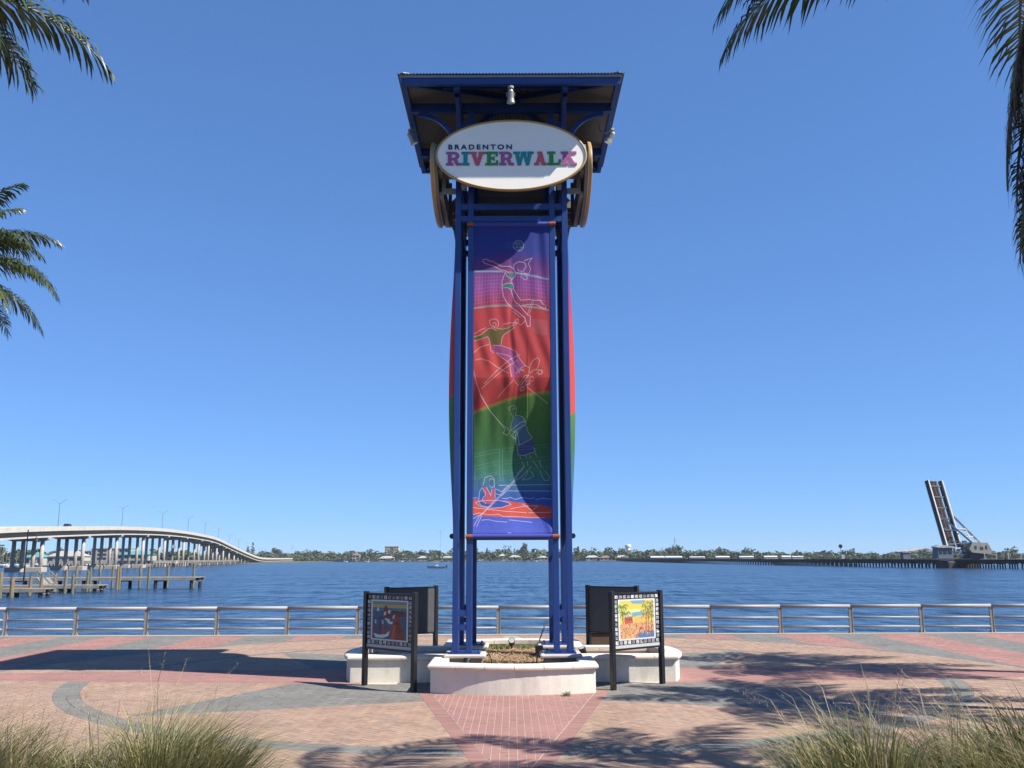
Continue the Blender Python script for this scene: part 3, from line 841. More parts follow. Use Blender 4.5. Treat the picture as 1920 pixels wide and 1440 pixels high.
# player
cv.poly((166,58,110), q4([(330,70),(480,150),(620,155),(690,230),(660,330),(630,400),(670,480),(640,500),(760,660),(1040,660),(1150,790),(980,720),(790,740),(900,890),(910,1040),(870,1060),(830,920),(630,760),(540,650),(495,480),(490,380),(540,270),(480,205),(320,120),(200,80)]), .55)
cv.poly((72,140,130), q4([(540,240),(590,270),(650,275),(700,240),(690,300),(640,345),(570,310)])); cv.poly((66,130,128), q4([(490,445),(560,410),(640,410),(668,470),(640,495),(560,475),(492,482)]))
for ln, w in (([(200,55),(260,45),(290,70),(340,75),(480,150),(620,155),(670,190),(690,240)],1.1), ([(195,70),(225,105),(270,120),(360,150),(470,205),(540,215),(600,255)],1.1),
    ([(540,240),(490,380),(490,480),(510,600),(560,690),(630,760),(830,920),(870,1060),(910,1045),(915,900),(870,880),(740,720)],1.2), ([(625,500),(660,620),(690,690),(720,710)],1.1), ([(670,495),(730,600),(770,660),(900,652),(1000,670),(1060,660),(1120,730)],1.1), ([(785,742),(900,722),(1000,725),(1090,770),(1140,795),(1150,760)],1.0),
    ([(490,445),(560,405),(640,405),(668,450),(660,490)],1.0), ([(495,478),(560,470),(635,495)],.9), ([(540,240),(560,300),(640,345),(690,300),(700,240)],.9), ([(690,240),(780,260),(900,265),(925,190),(890,110),(950,30),(900,45),(830,70)],1.0), ([(670,190),(670,125),(740,85),(830,95),(860,150),(810,230),(740,220),(725,180)],1.0), ([(790,240),(780,320),(840,355),(880,340),(850,270),(825,240)],.9), ([(640,345),(620,370),(640,400)],.8), ([(870,880),(950,650)],.7), ([(900,870),(975,650)],.7), ([(650,820),(770,920)],.7)):
    cv.line(WH, q4(ln), w)
# ball
bc = (972.9, 460.6)
cv.circ((60,74,140), bc, 9.9); cv.circ((205,205,225), bc, 9.9, 1.0)
for d in (-4, -1, 3): cv.line((190,192,215), [(bc[0]+d-2, bc[1]-8), (bc[0]+d, bc[1]), (bc[0]+d-1, bc[1]+8)], .7)
for d in (-5, 4): cv.line((190,192,215), [(bc[0]-8, bc[1]+d), (bc[0], bc[1]+d*.6), (bc[0]+8, bc[1]+d)], .7)
for k in range(4): cv.line((150,155,195), [(bc[0]-11-k*4, bc[1]-8), (bc[0]-13-k*4, bc[1]), (bc[0]-10-k*4, bc[1]+6)], .6, .7-.12*k)
# skater
cv.poly((118,100,44), q5([(75,350),(200,310),(320,215),(420,240),(520,215),(680,165),(710,205),(560,300),(520,330),(500,470),(340,480),(310,350),(220,380),(75,410)]))
cv.poly((180,80,140), q5([(380,485),(500,485),(640,530),(740,580),(800,700),(880,800),(820,880),(800,950),(700,1010),(650,900),(640,770),(430,600),(350,570)]))
for ln in ([(75,350),(180,320),(300,220),(360,205),(430,250)], [(75,415),(200,380),(290,345),(320,400),(335,520),(340,570),(390,605)], [(430,215),(520,225),(620,205),(690,165),(710,205),(560,300),(520,360),(500,470)], [(380,485),(500,485),(640,530),(740,580),(800,700),(880,800),(940,840)], [(430,610),(600,740),(640,790),(650,900),(670,980)], [(430,600),(640,650),(690,740),(740,830),(800,930)], [(690,165),(740,80),(780,65),(785,95),(720,170)],
    [(320,130),(320,90),(370,65),(430,70),(465,120),(455,180),(410,210),(350,170),(320,130)], [(370,140),(400,120),(430,150),(400,190),(375,170)], [(940,930),(960,800),(1010,720),(1080,685),(1110,720),(1090,820),(1050,880)], [(820,1110),(940,960),(880,960),(790,1090)], [(700,1010),(720,1060),(780,1115),(830,1090),(930,950)], [(960,930),(1020,870),(1070,880),(1130,880),(1145,930),(1100,955),(1060,915)], [(810,1200),(830,1150),(900,1110),(950,1080)], [(860,870),(790,860),(880,800)], [(730,930),(790,880),(860,890)],
    [(95,720),(180,695),(300,730),(430,820),(620,930)], [(75,900),(110,1060),(180,1260),(285,1440)], [(240,1090),(460,860),(640,710),(800,630)], [(200,1165),(520,880),(760,720)], [(900,1140),(1060,1260),(1240,1405)], [(690,1040),(560,1180),(450,1300)], [(75,300),(180,240),(260,205)], [(75,600),(160,520),(310,470)], [(530,150),(640,125),(760,125),(810,155)], [(820,165),(890,90)]):
    cv.line((245,215,205), q5(ln), .95)
for c in ((1120,910),(985,1020),(920,1080),(830,1165)): cv.circ((245,215,205), q5([c])[0], 4.0, .9)
m_ = cv.inside(q5([(1000,60),(1240,90),(1240,320),(1130,330),(1000,260)])); 
cv.C[m_] = cv.C[m_]*.75 + (lin((232,150,150))*(.6+.5*RNG.random((m_.sum(),1))))*.25
# angler
cv.line(WH, q6([(190,0),(350,260),(560,500)]), 1.3); 
cv.poly((70,118,140), q6([(720,400),(800,320),(880,350),(945,440),(950,520),(1045,690),(840,825),(780,810),(770,580),(700,560)]))
cv.poly((72,84,140), q6([(800,850),(830,830),(1030,700),(1050,780),(1110,930),(960,1000),(820,990)]))
for ln in ([(670,260),(665,200),(720,160),(790,190),(795,210),(720,225)], [(690,290),(740,370),(720,410),(690,520),(700,580)], [(790,220),(775,330),(800,325),(890,350),(945,440),(940,480),(800,560),(720,640),(740,690),(760,710)], [(950,500),(980,600),(1050,700),(1030,720),(830,830),(780,815),(765,580),(720,600)], [(690,580),(860,440),(940,430)], [(790,590),(820,700),(835,820)], [(800,850),(815,990),(900,1000),(970,980),(1110,930),(1060,860)], [(550,490),(640,540),(680,600),(640,660),(560,620),(600,570),(560,510)], [(690,650),(740,715),(770,710)], [(840,1010),(855,1050)], [(945,990),(950,1040)], [(880,1110),(915,1190)], [(970,1100),(975,1180)], [(1000,1000),(1030,1040)], [(1060,1090),(1140,1210)], [(1090,960),(1130,1020)], [(1160,1090),(1200,1200)], [(970,1270),(960,1330),(880,1420),(1000,1400),(1070,1350),(1050,1300),(1010,1270)], [(1180,1270),(1200,1340),(1250,1430),(1320,1430),(1330,1370),(1260,1270)]):
    cv.line((205,222,205), q6(ln), .95)
for yy in (900, 950, 1110, 1170, 1290, 1330):
    cv.line((110,176,160), q6([(70,yy+85),(300,yy+25),(500,yy-10)]), .8, .8); cv.line((110,176,160), q6([(560,yy-20),(900,yy-50),(1350,yy-90)]), .8, .6)
for xx in (505, 555): cv.line((120,186,170), q6([(xx,890),(xx-8,1200),(xx+10,1440)]), .9, .85)
# kayak
cv.poly((216,84,66), q7([(72,670),(300,680),(640,690),(1000,740),(1300,775),(1560,830),(1560,1040),(1200,1040),(800,1030),(500,1010),(280,1000),(72,970)]))
cv.poly((52,80,170), q7([(120,730),(300,700),(560,690),(760,740),(790,770),(620,825),(400,840),(240,810)]))
cv.poly((196,84,104), q7([(250,440),(330,430),(410,590),(430,460),(490,460),(490,700),(430,760),(320,750),(260,690),(310,600)]))
for ln in ([(120,730),(300,690),(560,690),(740,730),(790,770),(620,830),(400,845),(230,810),(120,730)], [(240,440),(200,520),(180,720),(230,790),(350,820),(430,800)], [(250,440),(310,540),(310,600),(270,620),(250,700),(320,750)], [(330,430),(410,590),(430,460)], [(490,460),(492,640)], [(60,1060),(230,970),(420,760),(720,440),(900,230),(1050,10)], [(100,1190),(190,1020),(250,965),(470,740),(760,440),(870,300),(990,230),(1100,110),(1190,10)], [(150,1210),(240,1000)], [(860,270),(920,150),(1050,20)], [(260,400),(300,250),(390,200),(470,250),(480,440)], [(380,300),(400,260),(470,280),(480,400),(430,440),(390,400)], [(500,460),(620,520),(690,440),(740,400),(760,440)], [(510,560),(620,590),(700,500)], [(75,830),(300,860),(700,905),(1080,932)], [(1120,935),(1530,930)], [(780,860),(900,830),(1080,800),(1290,800)], [(1010,760),(1180,890),(1290,810)], [(80,965),(200,935),(330,965),(450,975),(550,960),(650,1010),(900,1010),(1150,1030),(1400,1030)], [(240,1080),(360,1065),(500,1100),(720,1118)], [(760,1075),(900,1090),(1180,1125)], [(620,650),(700,655),(780,630),(870,670),(1020,630),(1150,660),(1230,640)], [(75,640),(160,640)], [(560,390),(1550,380)], [(730,500),(1540,510)], [(1260,680),(1400,650),(1550,675)], [(730,1360),(750,1320),(790,1335)]):
    cv.line((232,226,240), q7(ln), .9)
np.clip(cv.C, 0.004, .9, cv.C)
BZT, BZB = 10.335, 3.165
def zmap(v):
    """art row to height: rows high up were drawn foreshortened"""
    y = 424 + v*579.0
    return 2.66 + 20.6*np.tan(PITCH + math.atan((720-y)/1740.0))
zt_, zb_ = zmap(0), zmap(1)
def wrinkle(u, z):
    d = 0.0
    k = (z - 3.2)/7.1
    kk = max(0.0, min(1.0, k/.49))
    d -= .36*math.sin(math.pi*kk**.85)**1.2*(.55+.45*math.sin(math.pi*min(1, .25+u*.6)))*(.8+.2*u) if kk < 1 else 0.0
    d += .022*math.sin(math.pi*u)*math.sin(math.pi*max(0,min(1,k)))*-1
    d += .009*math.sin(31*u + 2.1*z + 2*math.sin(1.7*z))*(.35+.65*math.sin(2.3*z+4*u)**2)*math.sin(math.pi*max(0,min(1,k)))
    d += .012*math.sin(13*u - 3.2*z)*math.exp(-((k-.36)/.1)**2)
    d += .010*math.sin(9*u + 1.3*z)*math.exp(-((k-.05)/.2)**2) + .012*math.sin(21*u-2.2*z)*math.exp(-((k-.45)/.12)**2)*(u < .7)
    d += .016*math.sin(26*u + .8*z)*math.exp(-((u-.93)/.12)**2)*math.exp(-((k-.93)/.16)**2)
    d += .03*math.exp(-((u-.5-.02*math.sin(3*z))/.035)**2)*math.exp(-((k-.62)/.28)**2)*-.55
    d += .022*math.exp(-(((u-1)-(k)*1.6*-1)/.05)**2)*math.exp(-(k/.12)**2)
    return d
BX0, BX1, BY = -.872, .872, 20.60
mb, cols = grid_mesh(cv, lambda u, v: (BX0+(BX1-BX0)*u, BY - wrinkle(u, zmap(v)), zmap(v)), .66)
banner = thing('banner', (0, BY, zb_), 'long hanging banner with outlined volleyball player, skateboarder, angler and kayaker', 'banner')
mb.build('cloth', CLOTH, banner, smooth=True, colors=cols)
for z, d in ((zt_+.045, .06), (zb_-.03, .055)):
    MB().tube([(BX0-.0, BY, z), (BX1+.0, BY, z)], d, 12).build('sleeve', mat('blue banner sleeve', (0.05,0.075,0.40), .8, var=.1, vscale=8), banner)
    for s in (-1, 1): MB().tube([(s*.874, BY-.035, z), (s*1.03, BY-.035, z)], .045, 10).build('rod_end', RUST, banner)
# plainer prints on the other three sides
cv2 = Canvas(24, 150, 888, 424, 1031, 1003)
xs2 = (cv2.X-888)/143.0
cv2.C = ramp([(424,(38,58,148)),(478,(50,66,160)),(518,(140,70,150)),(575,(190,62,92)),(590,(208,66,74)),(790,(216,74,66))], cv2.Y)
gr = ramp([(730,(96,140,60)),(830,(60,118,62)),(905,(58,118,150)),(945,(52,90,190)),(1003,(86,100,208))], cv2.Y + 0*cv2.X)
am = np.clip((cv2.Y-(770-37*xs2))/2, 0, 1); cv2.C = cv2.C*(1-am[..., None]) + gr*am[..., None]
for k, lab in ((1, 'side banner on the drawbridge side of the tower, seen edge-on'), (2, 'rear banner on the river face of the tower'), (3, 'side banner on the road-bridge side of the tower, seen edge-on')):
    def WB(x, d, z, k=k):
        X_, Y_ = x, -d
        for _ in range(k): X_, Y_ = -Y_, X_
        return (X_, YC+Y_, z)
    bo = 1.335 if k != 2 else 1.25
    t = thing('banner', WB(0, bo, zb_), lab, 'banner')
    mb, cols = grid_mesh(cv2, lambda u, v: WB(BX0+(BX1-BX0)*u, bo + (.17 if k != 2 else .02)*math.sin(math.pi*v)*math.sin(math.pi*u)**.5, zmap(v)), .62)
    mb.build('cloth', CLOTH, t, smooth=True, colors=cols)
    for z in (zt_+.03, zb_-.02):
        MB().tube([WB(-1.08, bo, z), WB(1.08, bo, z)], .045, 10).build('rod', mat('dark rod', (.03,.03,.04), .5), t)
        for s in (-1, 1): MB().tube([WB(s*1.08, bo, z), WB(s*1.14, bo, z)], .06, 10).build('rod_end', BLACK, t)

# ------------------------------------------------------------------ railing along the seawall
rail = thing('railing', (0, 33.68, 0.03), 'silver aluminium railing along the seawall', 'railing')
RY = 33.68
pxs = [-0.5 + 2.483*k for k in range(-9, 10)]
def post_mesh(x, m=None):
    mb = MB()
    for dx in (-.055, .055):      # two blades with a flared foot
        pts = [(-.035, 0.03), (.035, .03)]
        prof2 = [(0.03, .085), (.07, .055), (.16, .036), (.80, .034), (.92, .040)]
        for (z0, w0), (z1, w1) in zip(prof2[:-1], prof2[1:]):
            mb.add([(x+dx-.012, RY-w0, z0), (x+dx+.012, RY-w0, z0), (x+dx+.012, RY+w0, z0), (x+dx-.012, RY+w0, z0),
                    (x+dx-.012, RY-w1, z1), (x+dx+.012, RY-w1, z1), (x+dx+.012, RY+w1, z1), (x+dx-.012, RY+w1, z1)],
                   [(0,1,5,4), (1,2,6,5), (2,3,7,6), (3,0,4,7)])
    # flared gussets
    for s in (-1, 1):
        mb.add([(x+s*.067, RY-.03, .03), (x+s*.115, RY-.03, .03), (x+s*.067, RY-.03, .20), (x+s*.067, RY+.03, .03), (x+s*.115, RY+.03, .03), (x+s*.067, RY+.03, .20)],
               [(0,1,2), (5,4,3), (1,4,5,2), (0,3,4,1)])
    mb.box(x-.043, x+.043, RY-.022, RY+.022, .05, .90)
    return mb
for i, x in enumerate(pxs):
    post_mesh(x).build('post', mat('shaded post aluminium', (0.36,0.335,0.31), .65, metal=.1, var=.15, vscale=4), rail)  # darker copy of the rail aluminium, shade on the front faces painted in
    MB().box(x-.11, x+.11, RY-.09, RY+.09, .0302, .045).build('foot_plate', ALU, rail)
    if i < len(pxs)-1:
        a, b_ = x, pxs[i+1]
        MB().tube([(a+.008, RY, .945), (b_-.008, RY, .945)], .062, 12).build('top_rail', ALU, rail, smooth=True)
        for z in (.56, .245): MB().tube([(a+.07, RY, z), (b_-.07, RY, z)], .036, 10).build('mid_rail', ALU, rail, smooth=True)

# ------------------------------------------------------------------ picture boards
def film_border(cv, n):
    cv.C[:] = lin((14,14,16))
    r = np.random.default_rng(n)
    def thumb(cx, cy, h):
        g = r.uniform(120, 235)
        cv.poly((g,g,g), [(cx-h,cy-h),(cx+h,cy-h),(cx+h,cy+h),(cx-h,cy+h)])
        for _ in range(4):
            x, y, w, hh = cx+r.uniform(-h,h*.5), cy+r.uniform(-h,h*.5), r.uniform(.2,.8)*h, r.uniform(.2,.9)*h
            g2 = r.uniform(20, 220); x1, y1 = min(cx+h, x+w), min(cy+h, y+hh)
            cv.poly((g2,g2,g2), [(x,y),(x1,y),(x1,y1),(x,y1)])
    for i in range(11):
        c = 5.5 + i*8.9
        thumb(c, 4.6, 3.1); thumb(c, 91.5, 3.1)
        if 0 < i < 10: thumb(4.2, c*.965, 3.0); thumb(95.8, c*.965, 3.0)
    cv.poly((206,204,200), [(0,96.5),(100,96.5),(100,102),(0,102)])
    cv.poly((228,226,222), [(9,9.5),(91,9.5),(91,87.5),(9,87.5)])
def art_pier(cv):
    A = lambda pts: [(12.5+p[0]*.75, 12.5+p[1]*.72) for p in pts]
    cv.poly((44,96,128), A([(0,0),(100,0),(100,100),(0,100)]))
    cv.poly((110,150,150), A([(0,0),(100,0),(100,8),(0,8)])); cv.poly((196,170,96), A([(0,8),(100,8),(100,17),(0,17)]))
    cv.poly((86,128,120), A([(0,17),(100,17),(100,20),(0,20)]))
    cv.poly((62,120,150), A([(0,20),(100,20),(100,26),(0,26)]))
    cv.poly((235,235,228), A([(12,26),(17,14),(20,26)]))
    cv.poly((120,46,34), A([(32,42),(34,18),(40,8),(44,18),(52,22),(58,30),(98,28),(98,38),(60,44),(38,46)]))
    cv.poly((70,34,30), A([(58,24),(96,26),(96,31),(58,31)])); cv.poly((228,222,214), A([(34,30),(40,26),(40,36),(34,38)])); cv.poly((228,222,214), A([(46,22),(54,24),(52,32),(46,32)]))
    cv.poly((214,208,200), A([(60,38),(66,34),(66,44),(60,46)])); cv.poly((230,226,216), A([(36,44),(52,48),(50,54),(40,50)])); cv.poly((230,226,216), A([(44,52),(62,54),(58,60),(46,58)]))
    cv.poly((150,66,48), A([(50,100),(66,40),(80,40),(98,100)])); cv.poly((196,96,70), A([(54,100),(67,46),(71,46),(66,100)]))
    for k in range(9): cv.line((112,44,34), A([(64-k*1.5,46+k*6.3),(80+k*2,46+k*6.3)]), .9)
    cv.poly((110,40,32), A([(66,52),(78,52),(80,62),(64,62)]))
    cv.poly((232,226,214), A([(4,86),(20,90),(38,88),(52,78),(48,92),(30,98),(10,97)])); cv.poly((168,52,38), A([(34,80),(52,58),(54,70),(46,80)]))
    cv.poly((40,70,112), A([(20,82),(19,52),(27,52),(28,80)])); cv.poly((90,30,26), A([(19,44),(25,38),(28,46),(22,50)]))
    for x, c in ((6,(150,48,38)), (27,(186,60,44))):
        cv.poly(c, A([(x,86),(x+1,60),(x+6,60),(x+7,86)])); cv.poly((222,200,180), A([(x+1,60),(x+2,50),(x+5,50),(x+6,60)])); cv.circ((84,48,40), A([(x+3.5,46)])[0], 2.1)
    cv.line((40,26,24), A([(72,70),(92,76)]), 1.2); cv.circ((76,26,24), A([(76,74)])[0], 4.5, 1.3)
    r = np.random.default_rng(5)
    for _ in range(46):
        x, y = r.uniform(0,100), r.uniform(22,100); cv.line((r.uniform(20,200),r.uniform(60,160),r.uniform(70,160)), A([(x,y),(min(100,x+r.uniform(1,5)),y+r.uniform(-.6,.6))]), .7, .6)
def art_garden(cv):
    A = lambda pts: [(12.5+p[0]*.75, 12.5+p[1]*.72) for p in pts]
    r = np.random.default_rng(9)
    cv.poly((226,206,92), A([(0,0),(100,0),(100,100),(0,100)]))
    cv.poly((120,170,190), A([(30,0),(70,0),(64,10),(36,8)])); cv.poly((236,226,150), A([(18,24),(60,22),(60,34),(18,34)]))
    cv.poly((236,226,208), A([(16,30),(24,26),(34,40),(14,44)])); cv.poly((120,170,186), A([(34,32),(70,30),(72,46),(36,44)])); cv.poly((222,190,130), A([(44,42),(72,40),(72,52),(44,54)]))
    cv.poly((198,92,66), A([(12,44),(36,42),(38,60),(12,62)])); cv.poly((232,186,90), A([(40,46),(70,44),(72,56),(42,58)]))
    for x in (19,26,31): cv.poly((40,60,110), A([(x,48),(x+3,48),(x+3,53),(x,53)]))
    cv.poly((222,160,110), A([(0,62),(100,56),(100,100),(0,100)])); cv.poly((70,120,170), A([(46,92),(70,82),(100,84),(100,100),(44,100)]))
    for cx, cy in ((6,16),(16,34)):
        for k in range(9):
            a = R(-20+ 28*k); L = r.uniform(12,20); cv.line((120,150,60) if k % 2 else (86,124,62), A([(cx,cy),(cx+L*.6*math.cos(a), cy+L*.5*math.sin(a)-3),(cx+L*math.cos(a), cy+L*.7*math.sin(a)+3)]), 1.7)
    for x in (9, 76, 84, 92): cv.line((150,84,52), A([(x,88 if x > 50 else 60),(x+r.uniform(-3,3),30)]), 2.0)
    for _ in range(150):
        x, y = 62+38*r.random()**.7, 2+46*r.random(); a = r.random()*6.3; c = ((64,110,62),(40,84,66),(120,150,70),(196,112,70),(70,120,120))[r.integers(5)]
        cv.line(c, A([(x,y),(min(100,x+5*math.cos(a)), max(0,y+5*math.sin(a)))]), 1.2, .9)
    for _ in range(130):
        x, y = 100*r.random(), 64+36*r.random(); a = r.uniform(-2.6,-.5); c = ((206,96,60),(232,180,90),(86,128,70),(180,70,60),(236,214,170),(60,110,150))[r.integers(6)]
        cv.line(c, A([(x,y),(min(100,max(0,x+7*math.cos(a))), y+6*math.sin(a))]), 1.1, .9)
    for _ in range(18):
        x, y = r.uniform(46,96), r.uniform(66,92); cv.circ(((50,90,160),(190,60,50),(40,44,70),(230,120,60))[r.integers(4)], A([(x,y)])[0], r.uniform(.8,2.0))
BACKM = mat('board back panel', (0.085,0.088,0.095), .6, var=.15, vscale=5)
def board(p, q, art, label, seed, tint=BLACK):
    """two posts at p and q (plan), panel between them; the picture faces to the right of p->q"""
    t = thing('picture_board', ((p[0]+q[0])/2, (p[1]+q[1])/2, 0), label, 'picture board')
    P, Q = Vector((p[0], p[1], 0)), Vector((q[0], q[1], 0)); d = (Q-P).normalized(); n = Vector((d.y, -d.x, 0))
    L = (Q-P).length
    for E_ in (P, Q):
        mb = MB(); mb.bevbox(-.05, .05, -.05, .05, 0.002, 1.965, .006); mb.v = [tuple(E_ + d*v[0] + n*v[1] + Vector((0,0,v[2]))) for v in mb.v]
        mb.build('post', BLACK, t)
    def slab(a, b_, z0, z1, f0, f1, name, m):
        mb = MB(); mb.box(a, b_, f0, f1, z0, z1); mb.v = [tuple(P + d*v[0] + n*v[1] + Vector((0,0,v[2]))) for v in mb.v]
        mb.f = [f[::-1] for f in mb.f]
        return mb.build(name, m, t)
    slab(.05, L-.05, .80, 1.905, -.022, .0, 'back_panel', BACKM)
    slab(.05, L-.05, 1.90, 1.935, -.03, .03, 'top_bar', BLACK)
    slab(.05, L-.05, .765, .80, -.03, .03, 'bottom_bar', BLACK)
    if art:
        cv = Canvas(150, 152, 0, 0, 100, 102); film_border(cv, seed); art(cv)
        mb, cols = grid_mesh(cv, lambda u, v: tuple(P + d*(.052+(L-.104)*u) + n*.012 + Vector((0,0,1.898-1.093*v))), .64)
        mb.build('picture', PRINT, t, colors=cols)
    return t
board((-3.17,20.63), (-2.01,19.56), art_pier, 'black framed board picturing a red pier and rowing boat, left of the planter front', 3)
board((2.05,19.77), (3.20,20.72), art_garden, 'sunlit board picturing palms and a bright garden, beside the planter front', 4)
board((-2.0,24.75), (-3.15,23.75), None, 'grey-backed board behind the red pier board, by the road-bridge side of the planter', 5)
board((3.10,23.80), (1.96,24.80), None, 'black-backed board behind the bright garden board', 6)

# ------------------------------------------------------------------ things in and around the planter
def spot(x, y, z, aim, label):
    t = thing('spotlight', (x, y, z), label, 'spotlight', 'spotlights in the planter')
    a = Vector(aim).normalized(); p = Vector((x, y, z+.13))
    MB().tube([(x, y, z-.03), (x, y, z+.10)], .02, 8).build('stake', BLACK, t)
    MB().tube([p-a*.10, p-a*.05, p+a*.08, p+a*.10], [.04,.075,.085,.085], 14).build('housing', BLACK, t)
    MB().tube([p+a*.1005, p+a*.104], .07, 14).build('lens', mat('spot lens', (.55,.6,.6), .1), t)
spot(-.03, 24.4, .42, (0, -.8, .5), 'black round spotlight in the middle of the mulch by the back wall')
spot(-.98, 20.05, .36, (.3, .5, .8), 'black spotlight beside the front plinth on the road-bridge side')
spot(1.62, 22.2, .40, (-.3, -.3, .8), 'black spotlight behind the front tower leg on the drawbridge side')
t = thing('junction_box', (.62, 22.3, .38), 'black electrical box on a stake beside the rear drawbridge-side plinth', 'electrical box')
MB().bevbox(.52, .70, 22.25, 22.36, .46, .66, .012).build('box', BLACK, t)
MB().box(.59, .63, 22.29, 22.32, .33, .46).build('stake', BLACK, t)
for pts, lab in (([(-.55,20.45,.62),(-.50,20.42,.66),(-.46,20.4,.55),(-.45,20.4,.38)], 'black cable curling off the front plinth beside the mulch, road-bridge side'),
                 ([(.56,20.45,.63),(.52,20.42,.62),(.50,20.4,.50),(.49,20.4,.38)], 'black cable curling off the front plinth beside the mulch, drawbridge side'),
                 ([(.70,22.6,.66),(.62,22.5,.75),(.72,22.6,1.0),(.80,22.75,1.2)], 'black cable rising from the electrical box to the rear tower leg')):
    tag(MB().tube(pts, .016, 6).build('cable', BLACK), lab, 'cable')
t = thing('plant', (1.22, 20.0, .36), 'small green plant beside the front plinth in the planter', 'plant')
mb = MB()
for i in range(26):
    a = random.random()*6.28; l = random.uniform(.12,.26); p = Vector((1.22+random.uniform(-.08,.08), 19.95+random.uniform(-.05,.05), .36))
    e = p + Vector((math.cos(a)*l*.7, math.sin(a)*l*.7, l*.75)); w = Vector((-math.sin(a), math.cos(a), 0))*.018; mid = (p+e)/2 + Vector((0,0,.04))
    mb.add([tuple(p), tuple(mid+w), tuple(e), tuple(mid-w)], [(0,1,2,3)])
tag(mb.build('leaves', WEED, t), kind='stuff')
t = thing('bin', (2.35, 25.3, 0), 'brown box-shaped bin with pale lid corners behind the black-backed board', 'bin')
BINM = mat('brown bin', (.16,.09,.055), .7, var=.2, vscale=4)
MB().bevbox(2.0, 2.75, 25.1, 25.7, .02, .72, .03).build('body', BINM, t)
MB().bevbox(1.96, 2.79, 25.06, 25.74, .722, .84, .02).build('lid', mat('pale bin lid', (.5,.44,.36), .7, var=.15), t)

# ------------------------------------------------------------------ road bridge over the river
BSL = -0.147
def bxy(Y, off=0.0):
    """point on the near edge of the bridge, off metres further from us"""
    n = math.hypot(1, BSL)
    return (-(112.3 - BSL*Y) - off/n, Y - off*BSL/n*-1*0.0)
PZ = [(150,5.5),(230,9.6),(284,12.2),(326,14.0),(420,17.2),(497,18.8),(568,19.1),(663,18.0),(705,15.8),(750,13.0),(800,10.2),(857,7.3),(905,4.9),(947,3.8),(1000,3.5),(1420,3.3)]
def pz(Y): return float(np.interp(Y, [p[0] for p in PZ], [p[1] for p in PZ]))
YS = list(np.arange(180, 1400, 14.0)) + [1400.0]
def smz(Y): return sum(pz(Y+d) for d in (-24,-12,0,12,24))/5.0
bridge = thing('road_bridge', (*bxy(600), WZ), 'long pale concrete road bridge rising over the river on many columns', 'bridge')
DW = 15.0
def strip(name, m, x0, x1, dz0, dz1):
    """a band along the bridge between two offsets and two heights below the parapet top"""
    mb = MB(); sec = []
    for Y in YS:
        z = smz(Y); xa, xb = bxy(Y, x0)[0], bxy(Y, x1)[0]
        sec.append([(xa,Y,z+dz0),(xa,Y,z+dz1),(xb,Y,z+dz1),(xb,Y,z+dz0)])
    for s_ in sec: mb.v += s_
    for i in range(len(sec)-1):
        for k in range(4):
            a = i*4+k; b2 = i*4+(k+1)%4; mb.f.append((a, b2, b2+4, a+4))
    mb.f.append((0,1,2,3)); o = (len(sec)-1)*4; mb.f.append((o+3,o+2,o+1,o))
    return mb.build(name, m, bridge)
PARC = mat('pale parapet concrete', (0.74,0.68,0.56), .85, var=.18, vscale=.35, stain=((.30,.27,.22), .3, .25))
GIRD = mat('shaded girder concrete', (0.20,0.19,0.18), .85, var=.12, vscale=.2)  # dark base colour carries the shade beneath the deck overhang
strip('parapet', PARC, 0.0, 0.35, -1.6, 0.0)
strip('parapet', PARC, DW-.35, DW, -1.35, 0.0)
strip('deck', CONC, 0.36, DW-.36, -1.45, -1.02)
strip('girder', GIRD, 1.7, 2.1, -3.2, -1.46)
strip('girder_flange', PARC, 0.30, 2.2, -3.75, -3.22)
for g_ in (4.2, 7.5, 10.8): strip('girder', GIRD, g_-.3, g_+.3, -3.7, -1.46)
strip('girder', GIRD, DW-1.1, DW-.7, -3.7, -1.46)
PY = [232, 278, 326, 372, 420, 468, 516, 568, 617, 654, 688, 718, 747, 775] + list(range(800, 1390, 22))
for Y in PY:
    z = smz(Y) - 3.77; x = bxy(Y)[0]
    pr = MB()
    big = Y < 790
    tcap = 1.3 if big else .8; cd = 0.9 if big else .5
    poly = [(x-DW+.2, z-tcap*.55), (x-DW+2.2, z-tcap), (x-2.4, z-tcap), (x-.2, z-tcap*.55), (x-.2, z), (x-DW+.2, z)]
    pr.prism(poly, lambda a, b_: (a, Y-cd, b_), lambda a, b_: (a, Y+cd, b_))
    cap = pr.build('pier_cap', CONC, bridge)
    for o in ((2.6, 5.4, 9.2, 12.4) if big else (3.0, 7.5, 12.0)):
        r_ = .72 if big else .45
        MB().tube([(x-o, Y, WZ-.5), (x-o, Y, z-tcap+.05)], r_, 10).build('column', CONC, cap, smooth=True)
    if big and Y > 240:
        MB().bevbox(x-6.8, x-1.2, Y-2.0, Y+2.0, WZ-.4, WZ+1.5, .12).build('footing', CONC, cap)
        MB().bevbox(x-14.0, x-8.2, Y-2.0, Y+2.0, WZ-.4, WZ+1.5, .12).build('footing', CONC, cap)
    elif big: pass
fend = thing('channel_fender', (bxy(600)[0]+3, 600, WZ), 'low timber fender wall on piles below the bridge hump', 'fender')
mb = MB()
pa, pb = Vector((bxy(470)[0]+2.5, 470, 0)), Vector((bxy(770)[0]+2.5, 770, 0))
for z in (0.9, 1.6): MB().bar(pa+Vector((0,0,z)), pb+Vector((0,0,z)), .35, .45).build('waler', mat('pale fender timber', (.40,.36,.29), .85, var=.2, vscale=.2), fend)
for i in range(46):
    p = pa + (pb-pa)*(i/45); MB().tube([(p.x-.4, p.y, WZ-.5), (p.x-.4, p.y, 1.7)], .3, 6).build('pile', DARKW, fend)
